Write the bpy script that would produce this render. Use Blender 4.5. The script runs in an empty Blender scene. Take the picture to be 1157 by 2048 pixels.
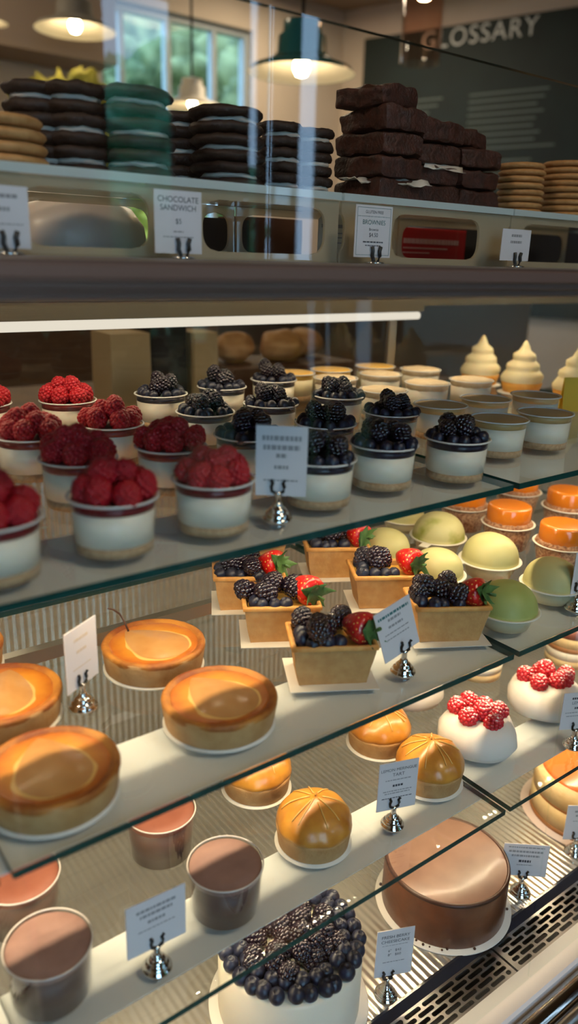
import bpy, math, random
from mathutils import Vector, Matrix, noise
R_ = math.radians
PI = math.pi
rnd = random.Random(7)
sc = bpy.context.scene
COL = sc.collection

# ------------------------------------------------------------------ materials
def new_mat(name):
    m = bpy.data.materials.new(name); m.use_nodes = True
    nt = m.node_tree; nt.nodes.clear()
    out = nt.nodes.new('ShaderNodeOutputMaterial')
    return m, nt, out

def nd(nt, t, **kw):
    n = nt.nodes.new('ShaderNode' + t)
    for k, v in kw.items():
        if k in n.inputs: n.inputs[k].default_value = v
        else: setattr(n, k, v)
    return n

def rgba(c): return (c[0], c[1], c[2], 1.0)

def pbr(name, col, rough=0.5, metal=0.0, col2=None, nscale=60.0, ncontrast=(0.35, 0.65), bump=0.0, bscale=200.0, sss=0.0,
        spec=0.5, coat=0.0, coords='Object', stretch=None, sheen=0.0, alpha=None, trans=0.0, detail=4.0):
    m, nt, out = new_mat(name)
    p = nd(nt, 'BsdfPrincipled', Roughness=rough, Metallic=metal)
    p.inputs['Base Color'].default_value = rgba(col)
    p.inputs['Specular IOR Level'].default_value = spec
    p.inputs['Coat Weight'].default_value = coat
    p.inputs['Coat Roughness'].default_value = 0.12
    p.inputs['Sheen Weight'].default_value = sheen
    p.inputs['Transmission Weight'].default_value = trans
    if sss > 0:
        p.inputs['Subsurface Weight'].default_value = sss
        p.inputs['Subsurface Radius'].default_value = (1.0, 0.6, 0.4)
        p.inputs['Subsurface Scale'].default_value = 0.004
    tc = nd(nt, 'TexCoord')
    src = tc.outputs[coords]
    if stretch:
        mp = nd(nt, 'Mapping'); mp.inputs['Scale'].default_value = stretch
        nt.links.new(src, mp.inputs['Vector']); src = mp.outputs['Vector']
    if col2 is not None:
        n = nd(nt, 'TexNoise', Scale=nscale, Detail=detail)
        nt.links.new(src, n.inputs['Vector'])
        r = nd(nt, 'ValToRGB')
        r.color_ramp.elements[0].position = ncontrast[0]; r.color_ramp.elements[0].color = rgba(col)
        r.color_ramp.elements[1].position = ncontrast[1]; r.color_ramp.elements[1].color = rgba(col2)
        nt.links.new(n.outputs['Fac'], r.inputs['Fac']); nt.links.new(r.outputs['Color'], p.inputs['Base Color'])
    if bump > 0:
        n2 = nd(nt, 'TexNoise', Scale=bscale, Detail=5.0)
        nt.links.new(src, n2.inputs['Vector'])
        b = nd(nt, 'Bump', Strength=bump, Distance=0.002)
        nt.links.new(n2.outputs['Fac'], b.inputs['Height']); nt.links.new(b.outputs['Normal'], p.inputs['Normal'])
    nt.links.new(p.outputs['BSDF'], out.inputs['Surface'])
    return m

def emit(name, col, strength):
    m, nt, out = new_mat(name)
    e = nd(nt, 'Emission', Strength=strength); e.inputs['Color'].default_value = rgba(col)
    nt.links.new(e.outputs['Emission'], out.inputs['Surface'])
    return m

def clear(name, tint=(0.97, 0.99, 0.98), ior=1.45, gain=1.7, rough=0.0, haze=0.0, hazecol=(0.8, 0.85, 0.9)):
    """thin clear sheet: fresnel reflection over straight transmission, on the faces turned to the viewer"""
    m, nt, out = new_mat(name)
    t = nd(nt, 'BsdfTransparent'); t.inputs['Color'].default_value = rgba(tint)
    g = nd(nt, 'BsdfGlossy', Roughness=rough); g.inputs['Color'].default_value = (1, 1, 1, 1)
    f = nd(nt, 'Fresnel', IOR=ior); geo = nd(nt, 'NewGeometry')
    inv = nd(nt, 'Math', operation='SUBTRACT'); inv.inputs[0].default_value = 1.0
    nt.links.new(geo.outputs['Backfacing'], inv.inputs[1])
    mu = nd(nt, 'Math', operation='MULTIPLY'); nt.links.new(f.outputs['Fac'], mu.inputs[0]); nt.links.new(inv.outputs[0], mu.inputs[1])
    mu2 = nd(nt, 'Math', operation='MULTIPLY', use_clamp=True); nt.links.new(mu.outputs[0], mu2.inputs[0]); mu2.inputs[1].default_value = gain
    base = t.outputs[0]
    if haze > 0:
        d = nd(nt, 'BsdfDiffuse'); d.inputs['Color'].default_value = rgba(hazecol)
        tl = nd(nt, 'BsdfTranslucent'); tl.inputs['Color'].default_value = rgba(hazecol)
        m1 = nd(nt, 'MixShader'); m1.inputs[0].default_value = 0.5
        nt.links.new(d.outputs[0], m1.inputs[1]); nt.links.new(tl.outputs[0], m1.inputs[2])
        m2 = nd(nt, 'MixShader'); m2.inputs[0].default_value = haze
        nt.links.new(t.outputs[0], m2.inputs[1]); nt.links.new(m1.outputs[0], m2.inputs[2]); base = m2.outputs[0]
    mx = nd(nt, 'MixShader')
    nt.links.new(mu2.outputs[0], mx.inputs[0]); nt.links.new(base, mx.inputs[1]); nt.links.new(g.outputs[0], mx.inputs[2])
    nt.links.new(mx.outputs[0], out.inputs['Surface'])
    return m

def ribbed(name, col, rough, pitch, axis='X', strength=0.5, metal=1.0):
    """brushed steel with fine parallel ribs"""
    m, nt, out = new_mat(name)
    p = nd(nt, 'BsdfPrincipled', Roughness=rough, Metallic=metal); p.inputs['Base Color'].default_value = rgba(col)
    tc = nd(nt, 'TexCoord')
    w = nd(nt, 'TexWave', Scale=0.31416 / pitch, Distortion=0.0, Detail=0.0)
    w.wave_type = 'BANDS'; w.bands_direction = axis
    nt.links.new(tc.outputs['Object'], w.inputs['Vector'])
    b = nd(nt, 'Bump', Strength=strength, Distance=0.002)
    nt.links.new(w.outputs['Fac'], b.inputs['Height']); nt.links.new(b.outputs['Normal'], p.inputs['Normal'])
    n = nd(nt, 'TexNoise', Scale=8.0, Detail=3.0); nt.links.new(tc.outputs['Object'], n.inputs['Vector'])
    mr = nd(nt, 'MapRange'); mr.inputs['To Min'].default_value = rough * 0.75; mr.inputs['To Max'].default_value = rough * 1.3
    nt.links.new(n.outputs['Fac'], mr.inputs['Value']); nt.links.new(mr.outputs['Result'], p.inputs['Roughness'])
    nt.links.new(p.outputs['BSDF'], out.inputs['Surface'])
    return m

def radial(name, stops, rmax, rough=0.5, nscale=70, namt=0.25, bump=0.3, coat=0.0, sss=0.0, spec=0.5):
    """colour runs from the middle of a round pastry to its rim (baking colour), broken up by noise"""
    m, nt, out = new_mat(name)
    p = nd(nt, 'BsdfPrincipled', Roughness=rough); p.inputs['Coat Weight'].default_value = coat; p.inputs['Coat Roughness'].default_value = .15
    p.inputs['Specular IOR Level'].default_value = spec
    if sss:
        p.inputs['Subsurface Weight'].default_value = sss; p.inputs['Subsurface Scale'].default_value = 0.004
    tc = nd(nt, 'TexCoord'); sep = nd(nt, 'SeparateXYZ'); nt.links.new(tc.outputs['Object'], sep.inputs[0])
    cmb = nd(nt, 'CombineXYZ'); nt.links.new(sep.outputs[0], cmb.inputs[0]); nt.links.new(sep.outputs[1], cmb.inputs[1])
    ln = nd(nt, 'VectorMath', operation='LENGTH'); nt.links.new(cmb.outputs[0], ln.inputs[0])
    dv = nd(nt, 'Math', operation='DIVIDE'); nt.links.new(ln.outputs['Value'], dv.inputs[0]); dv.inputs[1].default_value = rmax
    n = nd(nt, 'TexNoise', Scale=nscale, Detail=4.0); nt.links.new(tc.outputs['Object'], n.inputs['Vector'])
    ad = nd(nt, 'Math', operation='MULTIPLY_ADD'); nt.links.new(n.outputs['Fac'], ad.inputs[0]); ad.inputs[1].default_value = namt
    nt.links.new(dv.outputs[0], ad.inputs[2])
    sb = nd(nt, 'Math', operation='SUBTRACT'); nt.links.new(ad.outputs[0], sb.inputs[0]); sb.inputs[1].default_value = namt * 0.5
    r = nd(nt, 'ValToRGB')
    els = r.color_ramp.elements
    els[0].position = stops[0][0]; els[0].color = rgba(stops[0][1]); els[1].position = stops[-1][0]; els[1].color = rgba(stops[-1][1])
    for pos, c in stops[1:-1]:
        e = els.new(pos); e.color = rgba(c)
    nt.links.new(sb.outputs[0], r.inputs['Fac']); nt.links.new(r.outputs['Color'], p.inputs['Base Color'])
    if bump:
        b = nd(nt, 'Bump', Strength=bump, Distance=0.0015); nt.links.new(n.outputs['Fac'], b.inputs['Height']); nt.links.new(b.outputs['Normal'], p.inputs['Normal'])
    nt.links.new(p.outputs['BSDF'], out.inputs['Surface'])
    return m

def sugared(name, col, sugar=(0.95, 0.85, 0.85)):
    """berry dusted with icing sugar on the sides that face up"""
    m, nt, out = new_mat(name)
    p = nd(nt, 'BsdfPrincipled', Roughness=0.4)
    p.inputs['Subsurface Weight'].default_value = .2; p.inputs['Subsurface Scale'].default_value = .003
    geo = nd(nt, 'NewGeometry'); sep = nd(nt, 'SeparateXYZ'); nt.links.new(geo.outputs['Normal'], sep.inputs[0])
    tc = nd(nt, 'TexCoord'); n = nd(nt, 'TexNoise', Scale=260.0, Detail=3.0); nt.links.new(tc.outputs['Object'], n.inputs['Vector'])
    mu = nd(nt, 'Math', operation='MULTIPLY'); nt.links.new(sep.outputs[2], mu.inputs[0]); nt.links.new(n.outputs['Fac'], mu.inputs[1])
    r = nd(nt, 'ValToRGB'); r.color_ramp.elements[0].position = .36; r.color_ramp.elements[0].color = rgba(col)
    r.color_ramp.elements[1].position = .62; r.color_ramp.elements[1].color = rgba(sugar)
    nt.links.new(mu.outputs[0], r.inputs['Fac']); nt.links.new(r.outputs['Color'], p.inputs['Base Color'])
    nt.links.new(p.outputs['BSDF'], out.inputs['Surface'])
    return m

def strawberry_mat(name):
    m, nt, out = new_mat(name)
    p = nd(nt, 'BsdfPrincipled', Roughness=0.28); p.inputs['Coat Weight'].default_value = .4
    p.inputs['Subsurface Weight'].default_value = .15; p.inputs['Subsurface Scale'].default_value = .003
    tc = nd(nt, 'TexCoord'); v = nd(nt, 'TexVoronoi', Scale=300.0); nt.links.new(tc.outputs['Object'], v.inputs['Vector'])
    r = nd(nt, 'ValToRGB'); r.color_ramp.elements[0].position = .16; r.color_ramp.elements[0].color = (0.85, 0.5, 0.12, 1)
    r.color_ramp.elements[1].position = .26; r.color_ramp.elements[1].color = (0.62, 0.012, 0.01, 1)
    nt.links.new(v.outputs['Distance'], r.inputs['Fac']); nt.links.new(r.outputs['Color'], p.inputs['Base Color'])
    b = nd(nt, 'Bump', Strength=.5, Distance=.001); nt.links.new(v.outputs['Distance'], b.inputs['Height']); nt.links.new(b.outputs['Normal'], p.inputs['Normal'])
    nt.links.new(p.outputs['BSDF'], out.inputs['Surface'])
    return m

M = {}
M['plaster'] = pbr('plaster', (0.62, 0.52, 0.42), 0.85, col2=(0.58, 0.48, 0.38), nscale=3, bump=.05)
M['ceiling'] = pbr('ceiling_paint', (0.30, 0.235, 0.17), 0.9)
M['soffit'] = pbr('soffit_paint', (0.27, 0.20, 0.15), 0.9)
M['floor'] = pbr('floor_boards', (0.20, 0.13, 0.08), 0.5, col2=(0.28, 0.19, 0.12), nscale=4, stretch=(1, 8, 1))
M['frame'] = pbr('window_frame_paint', (0.36, 0.40, 0.42), 0.5)
M['glass'] = clear('clear_glass')
M['door_glass'] = clear('door_glass', gain=1.0)
M['front_glass'] = clear('front_glass', gain=.30)
M['pane'] = clear('window_glass', tint=(.93, .97, .97))
M['shelf_glass'] = clear('shelf_glass', tint=(0.982, 0.994, 0.990), gain=1.0)
M['guard_glass'] = clear('guard_glass', tint=(0.95, 0.98, 0.98), gain=1.45)
M['glass_edge'] = pbr('cut_glass_edge', (0.004, 0.050, 0.046), 0.25, spec=.4)
M['cup_plastic'] = clear('clear_plastic', tint=(0.96, 0.96, 0.95), ior=1.42, gain=.85)
M['acrylic'] = clear('milky_acrylic', tint=(0.82, 0.84, 0.84), ior=1.4, gain=1.2, haze=.62, hazecol=(0.84, 0.70, 0.50))
M['acrylic_top'] = clear('milky_acrylic_slab', tint=(0.7, 0.8, 0.85), ior=1.4, gain=1.2, haze=.92, hazecol=(0.80, 0.90, 0.93))
M['steel'] = pbr('brushed_steel', (0.50, 0.46, 0.41), 0.3, 1.0, bump=.08, bscale=60, stretch=(1, 30, 30))
M['dark_steel'] = pbr('dark_brushed_steel', (0.17, 0.108, 0.085), 0.45, .45, bump=.08, bscale=60, stretch=(1, 30, 30))
M['satin'] = pbr('satin_steel', (0.17, 0.145, 0.105), 0.34, 0.55, bump=.1, bscale=30, stretch=(1, 30, 30))
M['front_wall'] = pbr('dark_wall', (0.07, 0.052, 0.042), 0.8)
M['mirror_steel'] = pbr('polished_steel', (0.55, 0.5, 0.44), 0.13, 1.0, bump=.12, bscale=14, stretch=(1, 20, 20))
M['deck'] = ribbed('ribbed_steel_deck', (0.64, 0.61, 0.56), 0.22, 0.0095, 'X', .5, .72)
M['back'] = ribbed('ribbed_steel_back', (0.50, 0.45, 0.38), 0.25, 0.011, 'X', .8, .8)
M['grille'] = pbr('grille_steel', (0.30, 0.29, 0.285), 0.32, 1.0)
M['black'] = pbr('black_void', (0.006, 0.006, 0.008), 0.6)
M['navy'] = pbr('navy_panel', (0.012, 0.018, 0.055), 0.35)
M['sill'] = pbr('white_sill', (0.78, 0.74, 0.70), 0.4, bump=.05)
M['white_bar'] = pbr('white_enamel', (0.86, 0.86, 0.85), 0.35)
M['counter'] = pbr('counter_top', (0.34, 0.31, 0.27), 0.35)
M['led'] = emit('led_light', (1.0, 0.775, 0.50), 1220.0)
M['tube'] = emit('tube_light', (1.0, 0.88, 0.74), .85)
M['bulb'] = emit('bulb_glow', (1.0, 0.74, 0.42), 45.0)
M['chrome'] = pbr('chrome', (0.78, 0.77, 0.75), 0.07, 1.0)
M['clip'] = pbr('black_clip', (0.02, 0.022, 0.024), 0.3)
M['card'] = pbr('card_paper', (0.70, 0.66, 0.68), 0.6)
M['ink'] = pbr('dark_ink', (0.05, 0.055, 0.075), 0.7)
M['ink_soft'] = pbr('grey_ink', (0.30, 0.29, 0.31), 0.7)
M['ink_teal'] = pbr('teal_ink', (0.04, 0.16, 0.17), 0.7)
M['chalk'] = pbr('chalk_white', (0.62, 0.64, 0.60), 0.8)
M['chalk_dim'] = pbr('chalk_dim', (0.15, 0.18, 0.16), 0.8)
M['board'] = pbr('green_board', (0.005, 0.014, 0.012), 0.7, col2=(0.007, 0.020, 0.017), nscale=6)
M['enamel_teal'] = pbr('teal_enamel', (0.02, 0.16, 0.16), 0.25, coat=.4)
M['enamel_white'] = pbr('white_enamel_inside', (0.85, 0.78, 0.66), 0.45)
M['enamel_grey'] = pbr('grey_enamel', (0.16, 0.15, 0.13), 0.35)
M['cord'] = pbr('lamp_cord', (0.03, 0.022, 0.02), 0.6)
M['choc'] = pbr('chocolate_cookie', (0.014, 0.0062, 0.0045), 0.62, col2=(0.026, 0.0105, 0.007), nscale=160, bump=.5, bscale=420)
M['cream'] = pbr('cookie_cream', (0.52, 0.46, 0.40), 0.5, sss=.2)
M['brownie'] = pbr('brownie_crumb', (0.026, 0.0062, 0.0036), 0.6, col2=(0.062, 0.0140, 0.0075), nscale=120, bump=.9, bscale=260)
M['brownie_top'] = pbr('brownie_crust', (0.032, 0.0100, 0.0060), 0.42, col2=(0.070, 0.024, 0.014), nscale=180, ncontrast=(.45, .7), bump=.5, bscale=300)
M['wax'] = pbr('parchment', (0.72, 0.66, 0.58), 0.45, bump=.2, bscale=40)
M['shortbread'] = pbr('shortbread', (0.42, 0.20, 0.065), 0.65, col2=(0.52, 0.27, 0.10), nscale=120, bump=.4, bscale=400)
M['white_cream'] = pbr('cheesecake_cream', (0.84, 0.76, 0.63), 0.4, sss=.25)
M['crumb'] = pbr('biscuit_crumb', (0.40, 0.24, 0.12), 0.8, col2=(0.55, 0.36, 0.2), nscale=300, bump=.5, bscale=500)
M['jam'] = pbr('raspberry_layer', (0.16, 0.006, 0.012), 0.3)
M['berry_layer'] = pbr('blueberry_layer', (0.012, 0.012, 0.03), 0.3)
M['rasp'] = pbr('raspberry_red', (0.40, 0.008, 0.016), 0.35, sss=.25, spec=.4)
M['rasp_sugar'] = sugared('sugared_raspberry', (0.50, 0.008, 0.02))
M['blackb'] = pbr('blackberry_black', (0.012, 0.006, 0.014), 0.18, coat=.6)
M['blueb'] = pbr('blueberry_skin', (0.007, 0.008, 0.022), 0.38, col2=(0.020, 0.024, 0.055), nscale=110)
M['caramel'] = pbr('caramel_layer', (0.52, 0.335, 0.135), 0.35, coat=.2)
M['custard'] = pbr('custard_yellow', (0.86, 0.50, 0.085), 0.4, sss=.1)
M['whip'] = pbr('whipped_topping', (0.72, 0.58, 0.38), 0.6, col2=(0.62, 0.46, 0.28), nscale=90, bump=.6, bscale=120)
M['straw'] = strawberry_mat('strawberry_skin')
M['leaf'] = pbr('strawberry_leaf', (0.035, 0.10, 0.022), 0.45, col2=(0.09, 0.19, 0.05), nscale=160)
M['crust'] = pbr('tart_crust', (0.50, 0.25, 0.08), 0.65, col2=(0.58, 0.32, 0.115), nscale=90, bump=.35, bscale=300)
M['crust_edge'] = pbr('baked_edge', (0.60, 0.26, 0.06), 0.6, col2=(0.68, 0.36, 0.10), nscale=90, bump=.3)
M['pale_crust'] = pbr('pale_crust', (0.54, 0.31, 0.125), 0.65, col2=(0.46, 0.235, 0.08), nscale=70, bump=.3, bscale=300)
M['frangipane'] = radial('frangipane', [(0.2, (0.72, 0.36, 0.06)), (0.6, (0.68, 0.255, 0.017)), (0.85, (0.50, 0.135, 0.007)), (1.0, (0.26, 0.052, 0.004))], 0.049, .42, 60, .35, .5, coat=.25)
M['tart_rim'] = pbr('tart_rim', (0.56, 0.22, 0.028), 0.55, col2=(0.23, 0.050, 0.006), nscale=30, ncontrast=(.38, .68), bump=.5, bscale=220)
M['pear'] = pbr('baked_pear', (0.60, 0.30, 0.095), 0.35, col2=(0.52, 0.235, 0.062), nscale=40, coat=.3, bump=.15, bscale=120)
M['pear_ring'] = pbr('pear_cream', (0.80, 0.48, 0.14), 0.45)
M['stem'] = pbr('pear_stem', (0.06, 0.025, 0.014), 0.5)
M['meringue_gold'] = pbr('toasted_meringue', (0.66, 0.29, 0.038), 0.3, col2=(0.40, 0.125, 0.012), nscale=36, ncontrast=(.38, .72), coat=.25, bump=.15, bscale=90)
M['meringue_seam'] = pbr('meringue_seam', (0.80, 0.47, 0.13), 0.3, coat=.4)
M['pavlova'] = pbr('pavlova_white', (0.78, 0.72, 0.65), 0.55, sss=.15, bump=.3, bscale=50)
M['lemon'] = pbr('lemon_curd', (0.85, 0.55, 0.05), 0.3)
M['marzipan'] = pbr('green_marzipan', (0.53, 0.49, 0.225), 0.5, col2=(0.49, 0.46, 0.195), nscale=30)
M['marzipan_moss'] = pbr('mossy_marzipan', (0.53, 0.49, 0.225), 0.5, col2=(0.24, 0.27, 0.03), nscale=26, ncontrast=(.50, .66))
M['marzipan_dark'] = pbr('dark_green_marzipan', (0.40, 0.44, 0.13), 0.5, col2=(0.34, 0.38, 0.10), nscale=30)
M['paper_cup'] = pbr('white_paper_cup', (0.78, 0.74, 0.66), 0.5)
M['orange'] = pbr('orange_glaze', (0.64, 0.18, 0.009), 0.2, coat=.6, sss=.15)
M['nuts'] = pbr('crushed_nuts', (0.20, 0.07, 0.03), 0.8, col2=(0.5, 0.28, 0.16), nscale=260, bump=1.0, bscale=300)
M['mousse'] = pbr('chocolate_mousse', (0.235, 0.130, 0.108), 0.55, col2=(0.31, 0.18, 0.15), nscale=35, bump=.25, bscale=40)
M['mousse_red'] = pbr('reddish_mousse', (0.205, 0.060, 0.034), 0.55, col2=(0.25, 0.080, 0.046), nscale=35, bump=.25, bscale=40)
M['mousse_dark'] = pbr('dark_mousse', (0.075, 0.030, 0.022), 0.5, col2=(0.10, 0.045, 0.03), nscale=40)
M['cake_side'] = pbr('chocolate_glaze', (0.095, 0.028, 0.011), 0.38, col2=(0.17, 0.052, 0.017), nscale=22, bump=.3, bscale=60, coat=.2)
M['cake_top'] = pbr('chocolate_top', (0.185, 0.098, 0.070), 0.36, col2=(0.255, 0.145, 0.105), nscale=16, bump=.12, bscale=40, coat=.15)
M['lip'] = pbr('dark_lip', (0.018, 0.021, 0.034), 0.18, coat=.3)
M['cake_rim'] = pbr('chocolate_rim', (0.05, 0.018, 0.010), 0.4)
M['cakeboard'] = pbr('white_cake_board', (0.78, 0.73, 0.68), 0.5)
M['pinkboard'] = pbr('pink_cake_board', (0.74, 0.58, 0.52), 0.5)
M['sponge'] = pbr('sponge_cream', (0.78, 0.58, 0.30), 0.6, col2=(0.72, 0.50, 0.24), nscale=60, bump=.3)
M['sponge_line'] = pbr('biscuit_line', (0.36, 0.15, 0.05), 0.6)
M['glaze_red'] = pbr('apricot_glaze', (0.62, 0.15, 0.03), 0.25, coat=.4)
M['red_box'] = pbr('red_carton', (0.62, 0.012, 0.014), 0.4)
M['box_label'] = pbr('carton_label', (0.62, 0.52, 0.42), 0.6)
M['box_print'] = pbr('carton_print', (0.85, 0.42, 0.36), 0.6)
M['dark_card'] = pbr('dark_carton', (0.014, 0.013, 0.014), 0.6)
M['brown_card'] = pbr('brown_carton', (0.09, 0.035, 0.016), 0.7)
M['plastic_bag'] = pbr('white_plastic', (0.86, 0.76, 0.70), 0.35, bump=.3, bscale=20, sss=.2)
M['tag'] = pbr('tag_paper', (0.66, 0.58, 0.48), 0.6)
M['yellow'] = pbr('yellow_card', (0.62, 0.42, 0.02), 0.5)
M['foliage'] = pbr('foliage', (0.085, 0.105, 0.038), 0.7, col2=(0.24, 0.25, 0.105), nscale=5, bump=1.0, bscale=8)
M['foliage_yellow'] = pbr('yellow_foliage', (0.20, 0.20, 0.02), 0.7, col2=(0.42, 0.38, 0.04), nscale=14)
M['hedge'] = pbr('hedge_leaves', (0.10, 0.50, 0.26), 0.7, col2=(0.30, 0.82, 0.50), nscale=6, bump=1.0, bscale=9)
M['bark'] = pbr('bark', (0.12, 0.11, 0.10), 0.9)
M['grass'] = pbr('grass_ground', (0.12, 0.18, 0.06), 0.9)
M['wood'] = pbr('counter_wood', (0.11, 0.055, 0.03), 0.5, col2=(0.17, 0.09, 0.045), nscale=12, stretch=(1, 1, 6))
M['bread'] = pbr('bread_crust', (0.42, 0.20, 0.07), 0.6, col2=(0.52, 0.28, 0.11), nscale=40)
M['kraft'] = pbr('kraft_box', (0.55, 0.40, 0.22), 0.7)
M['pink_glass'] = clear('smoked_pink_glass', tint=(0.95, 0.84, 0.78), gain=1.6)

# ------------------------------------------------------------------ mesh helpers
class MB:
    def __init__(s): s.v = []; s.f = []; s.mi = []; s.cur = 0
    def add(s, vs, fs, mi=None):
        o = len(s.v); s.v.extend([tuple(v) for v in vs])
        for f in fs: s.f.append(tuple(i + o for i in f)); s.mi.append(s.cur if mi is None else mi)
        return s
    def mesh(s, name, mats, smooth=True, angle=None):
        me = bpy.data.meshes.new(name); me.from_pydata(s.v, [], s.f)
        for m in (mats if isinstance(mats, (list, tuple)) else [mats]): me.materials.append(m)
        me.polygons.foreach_set('material_index', s.mi)
        me.polygons.foreach_set('use_smooth', [bool(smooth)] * len(s.f))
        me.update()
        if smooth and angle: me.set_sharp_from_angle(angle=R_(angle))
        return me
    def box(s, x0, x1, y0, y1, z0, z1, mi=None):
        vs = [(x, y, z) for z in (z0, z1) for y in (y0, y1) for x in (x0, x1)]
        return s.add(vs, [(0, 2, 3, 1), (4, 5, 7, 6), (0, 1, 5, 4), (2, 6, 7, 3), (0, 4, 6, 2), (1, 3, 7, 5)], mi)
    def lathe(s, prof, n=32, c=(0, 0, 0), mi=None, rf=None, mat=None):
        vs = []; rings = []
        for (r, z) in prof:
            if r < 1e-7:
                rings.append([len(vs)]); vs.append((0, 0, z))
            else:
                ring = []
                for k in range(n):
                    a = 2 * PI * k / n; rr = r * (rf(a, z, r) if rf else 1.0)
                    ring.append(len(vs)); vs.append((rr * math.cos(a), rr * math.sin(a), z))
                rings.append(ring)
        fs = []
        for A, B in zip(rings[:-1], rings[1:]):
            for k in range(n):
                k2 = (k + 1) % n
                if len(A) == 1 and len(B) == 1: continue
                if len(A) == 1: fs.append((A[0], B[k2], B[k]))
                elif len(B) == 1: fs.append((A[k], A[k2], B[0]))
                else: fs.append((A[k], A[k2], B[k2], B[k]))
        vs = [Vector(v) for v in vs]
        if mat is not None: vs = [mat @ v for v in vs]
        return s.add([v + Vector(c) for v in vs], fs, mi)
    def tube(s, pts, r, n=8, mi=None, taper=None):
        pts = [Vector(p) for p in pts]; vs = []; fs = []
        up = Vector((0, 0, 1))
        for i, p in enumerate(pts):
            d = (pts[min(i + 1, len(pts) - 1)] - pts[max(i - 1, 0)]).normalized()
            a = d.cross(up) if abs(d.dot(up)) < .95 else d.cross(Vector((1, 0, 0)))
            a.normalize(); b = d.cross(a); rr = r if taper is None else r * (1 + (taper - 1) * i / (len(pts) - 1))
            for k in range(n):
                t = 2 * PI * k / n; vs.append(p + a * rr * math.cos(t) + b * rr * math.sin(t))
        for i in range(len(pts) - 1):
            for k in range(n):
                k2 = (k + 1) % n; fs.append((i * n + k, i * n + k2, (i + 1) * n + k2, (i + 1) * n + k))
        fs.append(tuple(range(n))[::-1]); fs.append(tuple((len(pts) - 1) * n + k for k in range(n)))
        return s.add(vs, fs, mi)

def ico(sub):
    t = (1 + 5 ** .5) / 2
    v = [Vector(p).normalized() for p in [(-1, t, 0), (1, t, 0), (-1, -t, 0), (1, -t, 0), (0, -1, t), (0, 1, t), (0, -1, -t), (0, 1, -t), (t, 0, -1), (t, 0, 1), (-t, 0, -1), (-t, 0, 1)]]
    f = [(0, 11, 5), (0, 5, 1), (0, 1, 7), (0, 7, 10), (0, 10, 11), (1, 5, 9), (5, 11, 4), (11, 10, 2), (10, 7, 6), (7, 1, 8), (3, 9, 4), (3, 4, 2), (3, 2, 6), (3, 6, 8), (3, 8, 9), (4, 9, 5), (2, 4, 11), (6, 2, 10), (8, 6, 7), (9, 8, 1)]
    for _ in range(sub):
        cache = {}; nf = []
        def mid(a, b):
            k = (min(a, b), max(a, b))
            if k not in cache: v.append(((v[a] + v[b]) / 2).normalized()); cache[k] = len(v) - 1
            return cache[k]
        for a, b, c in f:
            x, y, z = mid(a, b), mid(b, c), mid(c, a); nf += [(a, x, z), (b, y, x), (c, z, y), (x, y, z)]
        f = nf
    return v, f
ICO = [ico(k) for k in range(5)]

def roughen(mb, amp, freq, seed=0.0, zamp=1.0):
    out = []
    for v in mb.v:
        n = noise.noise_vector(Vector(v) * freq + Vector((seed, seed * 1.7, -seed)))
        out.append((v[0] + n.x * amp, v[1] + n.y * amp, v[2] + n.z * amp * zamp))
    mb.v = out; return mb

def grid_box(mb, sx, sy, sz, n=6, round_=0.12, mi_top=None):
    """box centred in plan, base at z = 0, its faces gridded so that it can be roughened; edges rounded"""
    def face(o, u, w, mi=None):
        vs = []; fs = []
        for j in range(n + 1):
            for i in range(n + 1):
                vs.append(o + u * (i / n) + w * (j / n))
        for j in range(n):
            for i in range(n):
                a = j * (n + 1) + i; fs.append((a, a + 1, a + n + 2, a + n + 1))
        mb.add(vs, fs, mi)
    X, Y, Z = Vector((sx, 0, 0)), Vector((0, sy, 0)), Vector((0, 0, sz)); o = Vector((-sx / 2, -sy / 2, 0)); s0 = len(mb.v)
    face(o + Y, X, -Y); face(o + Z, X, Y, mi_top); face(o, X, Z); face(o + X, Y, Z); face(o + X + Y, -X, Z); face(o + Y, -Y, Z)
    c = Vector((0, 0, sz / 2)); h = Vector((sx / 2, sy / 2, sz / 2)); r = round_ * min(sx, sy, sz)
    for i in range(s0, len(mb.v)):
        p = Vector(mb.v[i]) - c
        q = Vector([max(-h[k] + r, min(h[k] - r, p[k])) for k in range(3)])
        d = p - q
        if d.length > 1e-9: p = q + d.normalized() * min(d.length, r)
        mb.v[i] = tuple(p + c)
    return mb

# ------------------------------------------------------------------ object helpers
def link(o): COL.objects.link(o); return o
def tag(o, label=None, cat=None, group=None, kind=None):
    if label: o['label'] = label
    if cat: o['category'] = cat
    if group: o['group'] = group
    if kind: o['kind'] = kind
    return o
def thing(name, label, cat, loc=(0, 0, 0), rz=0.0, group=None):
    o = link(bpy.data.objects.new(name, None)); o.location = loc; o.rotation_euler = (0, 0, rz)
    o.empty_display_size = .01
    return tag(o, label, cat, group)
def part(name, me, parent, loc=(0, 0, 0), rot=(0, 0, 0), scale=(1, 1, 1), label=None):
    o = link(bpy.data.objects.new(name, me)); o.parent = parent; o.location = loc; o.rotation_euler = rot
    o.scale = scale if isinstance(scale, (tuple, list, Vector)) else (scale,) * 3
    if label: o['label'] = label
    return o
def solo(name, me, label, cat, loc=(0, 0, 0), rot=(0, 0, 0), group=None, kind=None, scale=(1, 1, 1)):
    o = link(bpy.data.objects.new(name, me)); o.location = loc; o.rotation_euler = rot
    o.scale = scale if isinstance(scale, (tuple, list, Vector)) else (scale,) * 3
    return tag(o, label, cat, group, kind)
def structure(name, me, loc=(0, 0, 0), rot=(0, 0, 0), parent=None):
    o = link(bpy.data.objects.new(name, me)); o.location = loc; o.rotation_euler = rot
    if parent: o.parent = parent
    else: o['kind'] = 'structure'
    return o
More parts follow.
